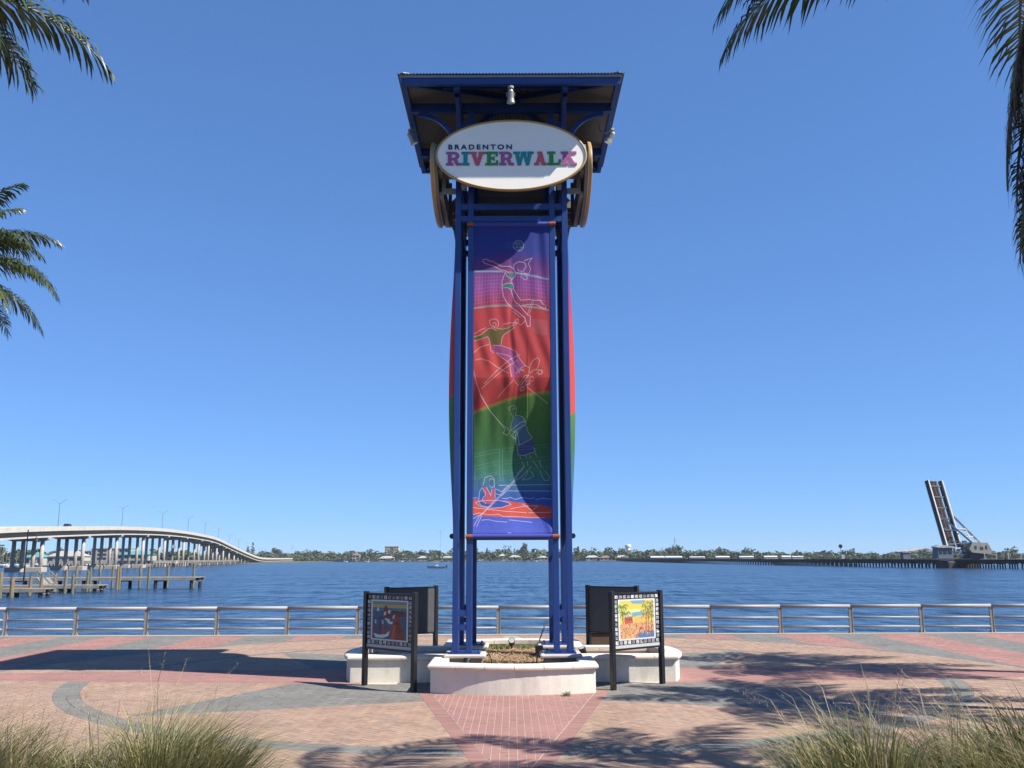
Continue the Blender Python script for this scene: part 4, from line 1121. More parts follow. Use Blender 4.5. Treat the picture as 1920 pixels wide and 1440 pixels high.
# lamps on the bridge
LAMPM = mat('galvanised lamp pole', (.22,.23,.24), .5, metal=.3)
def bridge_lamp():
    t = local(thing('street_lamp', (0,0,0), 'tall twin-arm street lamp on the road bridge', 'street lamp', 'street lamps along the road bridge'))
    MB().tube([(0,0,0), (0,0,9.6)], [.13,.09], 8).build('pole', LAMPM, t)
    for s in (-1, 1):
        a = MB().tube([(0,0,9.3), (s*1.6,0,10.5), (s*2.6,0,11.0)], .06, 6).build('arm', LAMPM, t); a['_o'] = [0.,0.,0.]
        MB().bevbox(min(s*2.5,s*3.5), max(s*2.5,s*3.5), -.2, .2, 10.92, 11.1, .05).build('lamp_head', mat('lamp head', (.62,.64,.66), .4), t)
    return t
proto = bridge_lamp()
ly = [258, 345, 432, 514, 586, 645, 701, 755, 808, 858, 910, 960, 1015, 1070, 1130, 1200, 1280]
lamp_lab = ['leaning out of frame', 'nearest the dark car on the bridge', 'second after the car on the bridge', 'third after the car, over the bridge shoulder', 'fourth after the car, above the fender wall', 'fifth after the car, where the bridge starts down']
for i, Y in enumerate(ly[1:]):
    o = proto if i == 0 else copy_tree(proto)
    o.location = (bxy(Y, 4.2)[0], Y, smz(Y)-1.1)
    o['label'] = 'twin-arm street lamp ' + lamp_lab[i+1] if i+1 < len(lamp_lab) else 'small twin-arm street lamp on the road bridge, ' + ORD[i] + ' counted from the dark car'
# the car
def car(loc, rz, label):
    t = local(thing('car', loc, label, 'car', rz=rz))
    CB = mat('dark blue car paint', (.02,.03,.09), .2)
    body = [(-2.3,.35),(2.3,.35),(2.35,.75),(1.5,.95),(.9,1.45),(-1.4,1.5),(-2.2,1.05),(-2.35,.8)]
    MB().prism(body, lambda a, b_: (a,-.85,b_), lambda a, b_: (a,.85,b_)).build('body', CB, t)
    gl = [(-1.9,1.08),(1.25,1.02),(.85,1.38),(-1.35,1.43)]
    MB().prism(gl, lambda a, b_: (a,-.862,b_), lambda a, b_: (a,.862,b_)).build('window', GLASSD, t)
    for x in (-1.45, 1.45):
        for y in (-.82, .82):
            w = MB().tube([(x,y-.1,.33), (x,y+.1,.33)], .33, 14).build('wheel', mat('tyre', (.02,.02,.02), .9), t); w['_o'] = [0.,0.,0.]
            MB().tube([(x,y-.105,.33), (x,y+.105,.33)], .2, 10).build('rim', ALU, w)
    return t
car((bxy(350, 2.2)[0], 350, smz(350)-1.02 + .42), math.atan2(1, BSL), 'dark blue car driving along the road bridge, only its roof above the parapet')

# ------------------------------------------------------------------ timber docks on the left
def dock(name, label, xa, xb, y, w, z, step, slope=0.0):
    """a deck from xa to xb along X"""
    t = thing(name, (xb, y, WZ), label, 'dock')
    n = int((xb-xa)/1.2)
    for i in range(n):
        a = xa + (xb-xa)*i/n + .03; b_ = xa + (xb-xa)*(i+1)/n - .03
        if b_ < xb - 30: continue
        MB().box(a, b_, y-w/2, y+w/2, z-.09, z + random.uniform(-.012,.012)).build('plank', WOODP, t)
    MB().box(xa, xb, y-w/2-.08, y-w/2-.002, z-.42, z-.03).build('fascia_board', WOODP, t)
    MB().box(xa, xb, y+w/2+.002, y+w/2+.08, z-.42, z-.03).build('fascia_board', WOODP, t)
    MB().box(xa, xb, y-.2, y+.2, z-.40, z-.095).build('joist', DARKW, t)
    x = xb - .6
    while x > xa:
        for s in (-1, 1): MB().tube([(x, y+s*(w/2-.25), WZ-.6), (x, y+s*(w/2-.25), z-.43)], .26, 8).build('support_pile', DARKW, t)
        MB().box(x-.2, x+.2, y-w/2+.1, y+w/2-.1, z-.62, z-.43).build('cross_head', WOODP, t)
        x -= step
    return t
pier1 = dock('fishing_pier', 'long timber pier reaching furthest out into the river', -104, -45.0, 136.5, 4.2, .12, 5.1)
dock2 = dock('boat_dock', 'lower timber dock in front of the long pier', -96, -52.4, 121.5, 2.6, -.55, 4.2)
dock3 = dock('boat_dock', 'short low timber dock nearest the railing at the left edge', -80, -52.9, 108.6, 2.2, -.57, 3.6)
def piling(x, y, ztop, lean, label):
    k_ = .24 if y < 110 else .19
    pr = MB().tube([(x, y, WZ-.8), (x+lean*.5, y, .3), (x+lean, y, ztop)], [k_,k_*.95,k_*.88], 9)
    return tag(pr.build('mooring_piling', PILEM), label, 'piling', 'mooring pilings by the docks')
def px_x(px, y): return (px-960)/1770.0*y
for px, y, zt, lab in ((5, 104, 1.35, 'tall green mooring piling at the left edge beside the lowest dock'), (27, 104, .75, 'rust-stained piling beside the lowest dock'), (60, 112, .75, 'orange stained piling behind the lowest dock end'), (80, 119, .9, 'piling at the start of the middle dock'),
                       (107, 124, .9, 'short rust-brown piling behind the middle dock'), (125, 118, 1.4, 'tall green piling in front of the middle dock'), (140, 117, .85, 'pale-footed piling in front of the middle dock'), (145, 140, 1.75, 'piling behind the long pier above the middle dock'), (166, 125, 1.1, 'brown piling beside the middle dock end'), (172, 127, 1.6, 'greenish piling just past the middle dock end'),
                       (189, 141, 1.85, 'piling behind the long pier, next past the middle dock'), (213, 141, 1.6, 'piling behind the middle of the long pier'), (222, 133, 1.75, 'first of two close pilings in front of the long pier'), (226.5, 133.4, 1.7, 'second of two close pilings in front of the long pier'), (264, 141, 1.7, 'piling behind the long pier towards its outer half'), (280, 133, 1.65, 'lone piling in front of the outer half of the long pier'), (315, 141, 1.7, 'piling behind the long pier near its end'), (364, 140, 2.0, 'last piling at the outer end of the long pier')):
    piling(px_x(px, y), y, zt, random.uniform(-.12,.12), lab)
# ramp with handrails between the docks
ramp_ = thing('gangway', (-65, 127, -.5), 'small timber gangway with sloping handrails between the docks', 'gangway')
g0, g1 = Vector((-66.2, 133.5, .12)), Vector((-60.2, 123.0, -.5))
MB().bar(g0, g1, 1.6, .14).build('ramp_deck', WOODP, ramp_)
for s in (-1, 1):
    off = Vector((s*.8, 0, 0))
    MB().bar(g0+off+Vector((0,0,1.0)), g1+off+Vector((0,0,1.0)), .09, .12).build('handrail', WOODP, ramp_)
    for k in (0.02, .5, .98):
        p = g0 + (g1-g0)*k + off; MB().bar(p, p+Vector((0,0,.98)), .09, .09).build('baluster', WOODP, ramp_)
lampd = thing('dock_lamp', (-65.0, 126, WZ), 'dark gooseneck lamp post standing by the docks', 'lamp post')
MB().tube([(-65,126,WZ-.2), (-65,126,6.6)], [.11,.08], 8).build('pole', BLACK, lampd)
MB().tube([(-65,126,5.9), (-64.4,126,5.95), (-63.9,126,5.9), (-63.8,126,5.6)], .045, 6).build('arm', BLACK, lampd)
MB().tube([(-63.8,126,5.65), (-63.8,126,5.5), (-63.8,126,5.15), (-63.8,126,4.95)], [.07,.14,.42,.46], 14).build('lamp_shade', BLACK, lampd)
t = thing('channel_marker', (bxy(620)[0]+9, 560, WZ), 'channel sign panel fixed on a dark pole by the bridge', 'marker')
cx, cy = px_x(324, 470), 470
t.location = (cx, cy, WZ); t['_o'] = [cx, cy, WZ]
MB().tube([(cx, cy, WZ-.3), (cx, cy, 13)], .12, 6).build('pole', STEELD, t)
MB().bevbox(cx-.95, cx+.95, cy-.08, cy+.08, 8.0, 9.6, .03).build('panel', BOATW, t)

# ------------------------------------------------------------------ marina and shore behind the bridge
def building(loc, w, d, h, floors, bays, label, roofm=None, wall=HOUSEW, name='building', hip=0.0, glass=GLASSD):
    """front faces -Y; windows are recessed panes between slabs"""
    x, y, z = loc
    t = thing(name, loc, label, 'building' if floors > 1 else 'house')
    MB().box(x-w/2, x+w/2, y, y+d, z, z+h).build('wall', wall, t)
    fh = h/floors
    for f in range(floors):
        for b_ in range(bays):
            xa = x-w/2 + w*(b_+.18)/bays; xb = x-w/2 + w*(b_+.82)/bays
            MB().box(xa, xb, y-.12, y-.01, z+fh*f+fh*.30, z+fh*f+fh*.82).build('window', glass, t)
    if hip > 0:
        e = .6; mb = MB()
        rl = max(.1, w/2-d/2)
        mb.add([(x-w/2-e,y-e,z+h),(x+w/2+e,y-e,z+h),(x+w/2+e,y+d+e,z+h),(x-w/2-e,y+d+e,z+h),(x-rl,y+d/2,z+h+hip),(x+rl,y+d/2,z+h+hip)],
               [(0,1,5,4),(1,2,5),(2,3,4,5),(3,0,4),(3,2,1,0)])
        mb.build('roof', roofm or ROOFL, t)
    else:
        MB().box(x-w/2-.3, x+w/2+.3, y-.3, y+d+.3, z+h+.002, z+h+.5).build('roof', roofm or ROOFL, t)
    return t
LZ = -0.9
mb = MB().box(-700, -232, 560, 1300, WZ-2, LZ); tag(mb.build('marina_land', LAND), kind='structure', label='low marina shore beyond the bridge')
building((px_x(205,640), 640, LZ), 26, 16, 10.5, 4, 7, 'white four-storey waterfront block seen between the bridge columns')
building((px_x(160,660), 660, LZ), 18, 16, 9, 3, 5, 'white three-storey block beside the four-storey one, behind the bridge columns')
building((px_x(248,610), 610, LZ), 20, 14, 6.5, 2, 5, 'two-storey block with turquoise roof near the bridge hump', roofm=TURQ, hip=2.5)
building((px_x(62,600), 600, LZ), 12, 10, 5.0, 1, 3, 'small pavilion with turquoise roof by the marina masts', roofm=TURQ, hip=3)
building((px_x(120,590), 590, LZ), 22, 12, 5.5, 1, 5, 'low grey-roofed boathouse behind the bridge columns', roofm=ROOFL, hip=3.5)
lowp = thing('breakwater_pier', (px_x(190,520), 520, WZ), 'low tan breakwater pier on dark piles behind the bridge columns', 'pier')
MB().box(px_x(92,520), px_x(330,520), 519, 522, .2, 1.9).build('slab', CONC, lowp)
for i in range(36):
    x = px_x(93,520) + (px_x(330,520)-px_x(92,520))*i/36
    MB().tube([(x, 520, WZ-.4), (x, 520, .2)], .35, 6).build('pile', DARKW, lowp)
def sailboat(x, y, L, label, hull=BOATW):
    t = thing('sailboat', (x, y, WZ), label, 'sailboat', 'sailboats moored in the marina')
    mb = MB(); n = 8; sec = []
    for i in range(n+1):
        u = i/n; w = L*.15*math.sin(math.pi*min(1,.25+u*.75))**.6*(1 if u < .98 else .1); xx = x - L/2 + L*u
        for yy, zz in ((-w,1.0+.3*u), (-w*.6,.1), (0,-.3), (w*.6,.1), (w,1.0+.3*u)): mb.v.append((xx, y+yy, WZ+zz))
    for i in range(n):
        for k in range(4): a = i*5+k; mb.f.append((a, a+5, a+6, a+1))
        mb.f.append((i*5+4, i*5+9, i*5+5, i*5))
    mb.build('hull', hull, t)
    MB().bevbox(x-L*.15, x+L*.15, y-.7, y+.7, WZ+1.1, WZ+1.8, .1).build('cabin', BOATW, t)
    MB().tube([(x+L*.05, y, WZ+1.2), (x+L*.05, y, WZ+1.2+L*1.25)], .09, 6).build('mast', ALU, t)
    MB().tube([(x+L*.05, y, WZ+2.4), (x-L*.35, y, WZ+2.5)], .1, 6).build('boom', mat('sail cover', (.05,.12,.3), .8), t)
for i, px in enumerate((4, 10, 16, 22, 29, 37, 44, 66)):
    y = 500 + 9*(i % 4) + i*3
    sailboat(px_x(px, y), y, random.uniform(6, 9), 'sailboat with bare mast behind the bridge, ' + ORD[i] + ' counted from the left edge')

# ------------------------------------------------------------------ far shore
mb = MB()
pts = [(-620,1560),(-400,1400),(-200,1190),(-100,1150),(40,1130),(112,1090),(200,1110),(420,1100),(900,1050),(1600,900)]
vs = [(x,y,-.6) for x,y in pts] + [(x*1.2,3400,-.6) for x,y in pts] + [(x,y-1,WZ-1) for x,y in pts]
n = len(pts)
mb.add(vs, [(i,i+1,n+i+1,n+i) for i in range(n-1)] + [(2*n+i,2*n+i+1,i+1,i) for i in range(n-1)])
tag(mb.build('far_shore', LAND), kind='structure', label='low far bank of the river')
def shore_y(x): return float(np.interp(x, [p[0] for p in pts], [p[1] for p in pts]))
def crown(mb, c, rx, rz, n, size):
    """leaf-clump faces spread through an uneven crown"""
    lobes = [(Vector((random.gauss(0,.42)*rx, random.gauss(0,.42)*rx, random.gauss(0,.36)*rz)), random.uniform(.4,.7)) for _ in range(5)]
    for i in range(n):
        l, s_ = random.choice(lobes); v = Vector((random.gauss(0,1), random.gauss(0,1), random.gauss(0,1))).normalized()
        p = Vector(c) + l + Vector((v.x*rx, v.y*rx, v.z*rz))*s_*random.uniform(.55,1.0)
        nr = (v + Vector((random.gauss(0,.5), random.gauss(0,.5), random.gauss(.2,.5)))).normalized()
        a = nr.orthogonal().normalized(); b_ = nr.cross(a); ang = random.random()*6.28; s1 = size*random.uniform(.5,1.3)
        a, b_ = a*math.cos(ang)+b_*math.sin(ang), b_*math.cos(ang)-a*math.sin(ang)
        mb.add([tuple(p-a*s1), tuple(p-b_*s1*.7), tuple(p+a*s1), tuple(p+b_*s1*.7)], [(0,1,2,3)])
mb = MB()
x = -520.0
while x < 900:
    for row, (dy, hs) in enumerate(((22, .8), (60, 1.0), (110, 1.15))):
        if row == 0 and random.random() < .35: continue
        y = shore_y(x) + dy + random.uniform(-12,12)
        h = random.uniform(7.5, 12.5)*hs*(0.78 if x > 330 else 1.0)
        crown(mb, (x+random.uniform(-4,4), y, -.6+h*.50), random.uniform(7.5,11), h*.62, 130, 1.75)
    x += random.uniform(5.5, 8.5)*(1.25 if x > 200 else 1)
for i in range(110):      # undergrowth along the bank
    x = random.uniform(-330, 620); crown(mb, (x, shore_y(x)+7, 1.6), 9, 3.0, 60, 1.2)
tag(mb.build('far_treeline', FARLEAF), kind='stuff', label='dark green belt of trees along the far bank')
mb = MB()
for i in range(60):
    x = px_x(random.uniform(-60, 340), 760); y = 700 + random.uniform(0, 120)
    h = random.uniform(7, 12); crown(mb, (x, y, h*.5), random.uniform(7,10), h*.55, 80, 1.8)
tag(mb.build('marina_trees', FARLEAF), kind='stuff', label='trees behind the marina, seen under the bridge')
def far_tree(x, y, h, r_, label, kind='round'):
    t = thing('tree', (x, y, -.6), label, 'tree', 'single trees on the far bank')
    MB().tube([(x,y,-.8), (x+.3,y,h*.45), (x,y,h*.8)], [.7,.45,.15], 6).build('trunk', BARK, t)
    mb = MB()
    if kind == 'round': 
        for k in range(5): crown(mb, (x+random.uniform(-.6,.6)*r_, y+random.uniform(-.6,.6)*r_, h*random.uniform(.5,.85)), r_*.6, h*.2, 70, 1.2)
    elif kind == 'cone':
        for k in range(9): u = k/8; crown(mb, (x, y, h*(.28+.7*u)), r_*(1.05-u*.85), h*.06, 34, .9)
    o = mb.build('crown', FARLEAF, t); o['kind'] = 'stuff'
far_tree(px_x(985,1150), 1150, 18.0, 9, 'tall spreading tree standing above the far bank, framed between the tower legs')
far_tree(px_x(912,1160), 1160, 14.0, 2.2, 'slim pointed tree above the far bank between the tower legs', 'cone')
far_tree(px_x(463,1330), 1330, 19, 3.5, 'slim dark conifer at the end of the road bridge, shorter of the pair', 'cone')
far_tree(px_x(472,1330), 1330, 24, 4, 'slim dark conifer at the end of the road bridge, taller of the pair', 'cone')
far_tree(px_x(1255,1170), 1170, 17, 7, 'bushy tree left of the slim mast on the far bank')
far_tree(px_x(1272,1180), 1180, 18, 7, 'bushy tree right of the slim mast on the far bank')
far_tree(px_x(1083,1140), 1140, 15.5, 3, 'narrow tree just past the tower on the far bank', 'cone')
far_tree(px_x(517,1300), 1300, 19, 7, 'taller rounded tree above the far end of the road bridge')
def house(px, w, h, label, roofm=ROOFL, hip=2.6, dy=6, floors=1, wall=HOUSEW):
    y = shore_y(px_x(px, 1140)) + dy; building((px_x(px, y), y, -.6), w, 9, h, floors, max(2, int(w/4)), label, roofm, wall, 'house', hip)
house(666, 9, 7, 'two-storey brown-roofed house with a tower top on the far bank', ROOFB, 4.5, floors=2)
house(724, 19, 3.2, 'wide low white-roofed house on the far bank below the rooftop block', hip=2.8)
house(768, 17, 3.0, 'flat white house on the far bank left of the small motorboat', hip=0)
house(791, 12, 3.4, 'cream house on the far bank above the small motorboat', wall=CONC)
house(838, 16, 3.4, 'white house on the far bank right beside the tower leg', hip=2.2)
house(941, 9, 5.5, 'narrow white house framed between the tower legs', hip=3)
house(965, 15, 4.0, 'long cream house framed between the tower legs', wall=CONC, hip=2.5)
house(1016, 13, 3.4, 'white waterside house beside the inner tower leg', hip=2.2)
house(1110, 16, 3.4, 'white-roofed house on the far bank just past the tower', hip=2.4)
house(1135, 14, 3.0, 'brown-roofed house at the far end of the rail trestle', ROOFB, 2.6)
house(1165, 15, 3.4, 'white house below the water tower', hip=2.4)
xx = 1232.0; k = 0
while xx < 1500:
    w = random.uniform(9, 21)
    y = 1062 + random.choice((0, 6, 14, 22))
    t = thing('mobile_home', (px_x(xx, y), y, -.6), ORD[k] + ' pale mobile home beyond the rail trestle, counted from the water tower', 'mobile home', 'mobile homes beyond the rail trestle')
    x_ = px_x(xx, y)
    MB().box(x_-w/2, x_+w/2, y, y+4.5, -.5, 2.6).build('wall', random.choice((HOUSEW, CONC, ROOFL)), t)
    MB().prism([(-.4+y,2.602),(4.9+y,2.602),(2.25+y,random.uniform(3.4,4.4))], lambda a, b_: (x_-w/2-.3, a, b_), lambda a, b_: (x_+w/2+.3, a, b_)).build('roof', BOATW, t)
    for q in range(int(w/3)): MB().box(x_-w/2+1+q*3, x_-w/2+2.3+q*3, y-.06, y-.005, 1.1, 2.0).build('window', GLASSD, t)
    xx += w*1.64 + random.choice((2, 5, 14, 20)); k += 1
# rooftop block, water tower, masts
building((px_x(733,1420), 1420, -.6), 21, 16, 20.5, 6, 6, 'pale apartment block whose top rises above the far trees', wall=mat('cream block', (.66,.56,.46), .8))
wt = thing('water_tower', (px_x(1177,1560), 1560, -.6), 'white water tower above the far trees', 'water tower')
wx = px_x(1177,1560)
MB().tube([(wx,1560,-.6), (wx,1560,12), (wx,1560,17.5)], [3.2,2.6,4.5], 16).build('stem', BOATW, wt, smooth=True)
MB().tube([(wx,1560,17.4), (wx,1560,19), (wx,1560,22.2), (wx,1560,23.6), (wx,1560,24.0)], [4.5,5.2,5.2,4.2,1.0], 20).build('tank', BOATW, wt, smooth=True)
def mast(px, y, h, r_, label):
    t = thing('radio_mast', (px_x(px,y), y, -.6), label, 'mast'); x_ = px_x(px,y)
    MB().tube([(x_,y,-.6), (x_,y,h)], [r_,r_*.6], 6).build('pole', GALV, t)
    for k, z in enumerate((h-1.2, h-3.6, h-5.4)): MB().bevbox(x_-1.0, x_+1.0, y-.4, y+.4, z-.6, z+.6, .1).build('antenna', STEELW, t)
mast(1265, 1250, 28.5, .45, 'tall slim antenna mast above the far bushy trees')
mast(824, 1500, 47, .22, 'very thin tall radio mast just left of the sign tower')
mast(546, 1500, 24, .2, 'thin radio mast above the far end of the road bridge')
# motorboats
def motorboat(x, y, L, label, rz=0.0):
    t = local(thing('motorboat', (x, y, WZ), label, 'boat', rz=rz))
    mb = MB(); n = 10
    for i in range(n+1):
        u = i/n; w = L*.14*(1-max(0,(u-.55)/.45)**2.2) + .03; xx = -L/2 + L*u
        for yy, zz in ((-w,.75+.45*u*u), (-w*.75,.1), (0,-.25), (w*.75,.1), (w,.75+.45*u*u)): mb.v.append((xx, yy, zz))
    for i in range(n):
        for k in range(4): a = i*5+k; mb.f.append((a, a+1, a+6, a+5))
        mb.f.append((i*5+4, i*5, i*5+5, i*5+9))
    mb.f.append((0,4,3,2,1))
    mb.build('hull', BOATW, t)
    MB().bevbox(-.6, .5, -.45, .45, .75, 1.5, .08).build('console', BOATW, t)
    MB().bevbox(-1.0, .9, -.8, .8, 2.35, 2.45, .03).build('hardtop', BOATW, t)
    for sx in (-.7, .6):
        for sy in (-.6, .6): MB().tube([(sx,sy,.8), (sx,sy,2.35)], .03, 5).build('top_post', ALU, t)
    MB().bevbox(-L/2-.5, -L/2, -.3, .3, .2, 1.3, .08).build('outboard', BLACK, t)
    return t
motorboat(-32.2, 400, 8.0, 'small white motorboat crossing the river just left of the tower', rz=math.pi)
def wake(): 
    mb = MB()
    for i in range(24): 
        x = -28 + i*.9; s_ = random.uniform(.1,.35); mb.add([(x-.5,400-s_,WZ+.02),(x+.6,400-s_*.5,WZ+.05),(x+.5,400+s_,WZ+.02),(x-.6,400+s_*.6,WZ+.04)], [(0,1,2,3)])
    tag(mb.build('wake_foam', mat('foam', (.75,.78,.8), .6)), kind='stuff', label='white foam trailing behind the small motorboat')
wake()
for px, lab in ((645, 'white boat moored at the far bank below the brown-roofed house'), (684, 'white boat at the far bank right of the brown-roofed house'), (748, 'white boat moored at the far bank below the rooftop block'), (898, 'white boat at the far bank beside the inner tower leg'), (952, 'white boat moored at the far bank between the tower legs'), (1000, 'white boat at the far bank below the tall spreading tree')):
    motorboat(px_x(px, 1080), 1080, random.uniform(6, 9), lab, rz=random.choice((0, math.pi)))

# ------------------------------------------------------------------ rail trestle and bascule bridge
TR = [(205,236), (182,288), (166,322), (157,345), (148,400), (138.5,500), (128,720), (118,1060)]
tres = thing('rail_trestle', (157, 345, WZ), 'long dark timber rail trestle crossing the river to the far bank', 'trestle')
def tr_at(s):
    acc = 0
    for (a, b_) in zip(TR[:-1], TR[1:]):
        L = math.dist(a, b_)
        if s <= acc + L or b_ == TR[-1]:
            u = (s-acc)/L; return Vector((a[0]+(b_[0]-a[0])*u, a[1]+(b_[1]-a[1])*u, 0)), Vector((b_[0]-a[0], b_[1]-a[1], 0)).normalized()
        acc += L
TL = sum(math.dist(a, b_) for a, b_ in zip(TR[:-1], TR[1:]))
OPEN = (124, 152)        # the span the raised leaf leaves open
for a, b_ in zip(TR[:-1], TR[1:]):
    A_, B_ = Vector((*a, 0)), Vector((*b_, 0))
    s = sum(math.dist(p, q) for p, q in zip(TR[:TR.index(a)], TR[1:TR.index(a)+1]))
    MB().bar(A_+Vector((0,0,.95)), B_+Vector((0,0,.95)), 4.0, 1.3).build('deck', DARKW, tres)
bent = None
s = 2.0
while s < TL-1:
    p, d = tr_at(s); nrm = Vector((-d.y, d.x, 0))
    if bent is None:
        mb = MB()
        for o in (-1.8, -.6, .6, 1.8): mb.tube([(0,o*1.15,WZ-.4), (0,o,.3)], .24, 6)
        mb.box(-.25,.25,-2.3,2.3,.0,.32)
        bent = mb.mesh('bent'); bent.materials.append(DARKW)
    o = bpy.data.objects.new('bent', bent); COL.objects.link(o); o.parent = tres
    o.location = p - Vector((157,345,WZ)); o.rotation_euler.z = math.atan2(d.y, d.x)
    s += 4.6
for k in range(22):
    p, d = tr_at(2 + k*4.6); nrm = Vector((-d.y, d.x, 0)); q = p + nrm*2.1
    MB().bar(q+Vector((0,0,1.6)), q+Vector((0,0,3.7)), .22, .22).build('guard_post', STEELW, tres)
bas = thing('bascule_bridge', (159.3, 341, WZ), 'raised rail drawbridge leaf with counterweight and grey machinery house', 'drawbridge')
tt = Vector((-.43,.90,0)); nn = Vector((.90,.43,0)); B0 = Vector((159.3, 341, 6.0)); T0 = B0 + tt*5.8 + Vector((0,0,24.3)); ax = (T0-B0).normalized()
face = nn.cross(ax).normalized()
if face.y > 0: face = -face
for s in (-1, 1):
    a, b_ = B0 + nn*s*3.4, T0 + nn*s*3.4
    MB().bar(a, b_, .75, 1.5, up=face).build('leaf_girder', STEELD, bas)
    for f in (-1, 1): MB().bar(a+face*f*.82+nn*s*.25, b_+face*f*.82+nn*s*.25, .55, .14, up=face).build('girder_flange', STEELW, bas)
    for k in range(8):
        p = a + (b_-a)*(k+.5)/8; MB().bar(p-face*.72, p+face*.72, .95, .16, up=ax).build('stiffener', STEELD, bas)
for k in range(40):
    p = B0 + (T0-B0)*((k+.5)/40); MB().bar(p-nn*1.6-face*.2, p+nn*1.6-face*.2, .28, .26, up=ax).build('tie', mat('rail tie', (.10,.07,.055), .9, var=.3), bas)
MB().bar(B0-face*.42, T0-face*.42, 3.9, .12, up=face).build('leaf_deck', mat('dark leaf deck', (.075,.055,.048), .9, var=.3, vscale=.6), bas)
for s in (-.75, .75): MB().bar(B0+nn*s+face*.05, T0+nn*s+face*.05, .12, .16, up=face).build('rail', mat('rusty rail', (.22,.11,.07), .7), bas)
for k in range(6):
    p = B0 + (T0-B0)*((k+.5)/6); MB().bar(p-nn*3.3, p+nn*3.3, .35, .5, up=ax).build('floor_beam', STEELD, bas)
HBM = mat('machinery grey', (.20,.22,.25), .6, var=.2)
# pivot pier, counterweight and its arms
MB().bevbox(155.0, 166.5, 336.5, 347, WZ-1, .9, .3).build('pivot_pier', mat('dark pier concrete', (.10,.09,.085), .9, var=.3, vscale=.3), bas)
for x_ in (156.2, 162.8):
    MB().prism([(x_-1.2,.9),(x_+1.8,.9),(x_+.9,8.2),(x_-.5,8.2)], lambda a, b_: (a, 339.4, b_), lambda a, b_: (a, 340.0, b_)).build('tower_frame', mat('grey tower steel', (.16,.17,.18), .6, var=.2, vscale=.5), bas)
for k_ in range(26):
    a_ = random.uniform(157.6, 164.5); z_ = random.uniform(1.0, 6.5); l_ = random.uniform(.3, 1.5)
    MB().box(a_, a_+l_, 338.2+random.random(), 339.3, z_, z_+random.uniform(.2, .9)).build('machinery', random.choice((STEELD, STEELW, HBM)), bas)
cwp = [(164.0,4.0),(170.6,3.3),(171.2,4.4),(169.8,7.4),(164.4,7.6),(163.0,5.2)]
MB().prism(cwp, lambda a, b_: (a, 336.5, b_), lambda a, b_: (a, 343.5, b_)).build('counterweight', mat('counterweight concrete', (.46,.43,.36), .85, var=.2, vscale=.4, stain=((.2,.17,.13), .5, .3)), bas)
for a, b_, c_, d_ in ((165.0,165.7,5.2,6.4), (166.9,168.0,5.0,6.0), (168.8,169.4,5.2,6.4)):
    MB().box(a, b_, 336.42, 336.49, c_, d_).build('hatch', STEELD, bas)
MB().prism([(163.5,3.9),(170.0,3.2),(166.5,1.5),(163.2,1.6)][::-1], lambda a, b_: (a, 337.2, b_), lambda a, b_: (a, 343, b_)).build('counterweight_base', STEELD, bas)
for s, cxw, yw in ((-1, 164.6, 337.5), (1, 169.6, 342.0)):
    j = B0 + (T0-B0)*.52 + nn*s*3.4; e = Vector((cxw, yw, 7.5))
    MB().bar(j, e, .60, .65).build('counterweight_arm', STEELW, bas)
    f = B0 + nn*s*3.4 + Vector((1.0,0,1.0)); MB().bar(f, e, .3, .35).build('counterweight_tie', STEELW, bas)
    m_ = j + (e-j)*.62; MB().bar(B0+(T0-B0)*.28+nn*s*3.4, m_, .28, .3).build('brace', STEELW, bas)
ja = B0 + (T0-B0)*.52 - nn*3.4; jb = B0 + (T0-B0)*.52 + nn*3.4; ea, eb = Vector((164.6,337.5,7.5)), Vector((169.6,342.0,7.5))
for u in (.55, .80): MB().bar(ja+(ea-ja)*u, jb+(eb-jb)*u, .28, .35).build('cross_strut', STEELW, bas)
MB().bar(ja+(ea-ja)*.55, jb+(eb-jb)*.98, .22, .25).build('brace', STEELW, bas); MB().bar(jb+(eb-jb)*.55, ja+(ea-ja)*.98, .22, .25).build('brace', STEELW, bas)
HB = mat('grey-blue cabin wall', (.20,.23,.27), .7, var=.1, vscale=.6)
cab = MB().box(152.3, 157.6, 337.6, 342.0, 1.9, 5.7).build('machinery_house', HB, bas)
MB().prism([(151.9,5.72),(158.0,5.72),(157.8,6.2),(154.0,6.7),(152.0,6.1)], lambda a, b_: (a, 337.2, b_), lambda a, b_: (a, 342.4, b_)).build('roof', STEELW, cab)
for a, b_ in ((152.8,153.6), (154.2,155.4), (156.0,157.2)): MB().box(a, b_, 337.5, 337.59, 3.6, 5.0).build('window', GLASSD, cab)
MB().box(152.2, 163.5, 337.0, 337.55, 1.2, 1.85).build('walkway', STEELD, bas)
MB().prism([(153.5,1.2),(160,1.2),(160,-.2),(157,-.2)][::-1], lambda a, b_: (a, 337.8, b_), lambda a, b_: (a, 341.5, b_)).build('corbel', STEELD, bas)
t = thing('signal_mast', (138.5+.4, 505, 1.6), 'dark rail signal head on a pole halfway along the trestle', 'rail signal')
sx_ = px_x(1576, 480)
t.location = (sx_, 480, 1.6); t['_o'] = [sx_, 480, 1.6]
MB().tube([(sx_,480,1.5), (sx_,480,7.0)], .1, 6).build('pole', STEELD, t)
MB().tube([(sx_,479.9,7.9), (sx_,480.1,7.9)], 1.0, 14).build('signal_head', BLACK, t)
MB().bevbox(sx_-.9+.9, sx_+1.5, 479.5, 480.5, 1.6, 3.6, .05).build('relay_cabinet', STEELW, t)
t = thing('track_hut', (px_x(1697,372), 372, 1.6), 'small grey hut on the trestle beside the drawbridge', 'hut')
hx = px_x(1697, 372)
MB().bevbox(hx-1.4, hx+1.4, 371, 374, 1.62, 4.1, .05).build('wall', HB, t); MB().box(hx-1.6, hx+1.6, 370.8, 374.2, 4.102, 4.3).build('roof', STEELW, t)
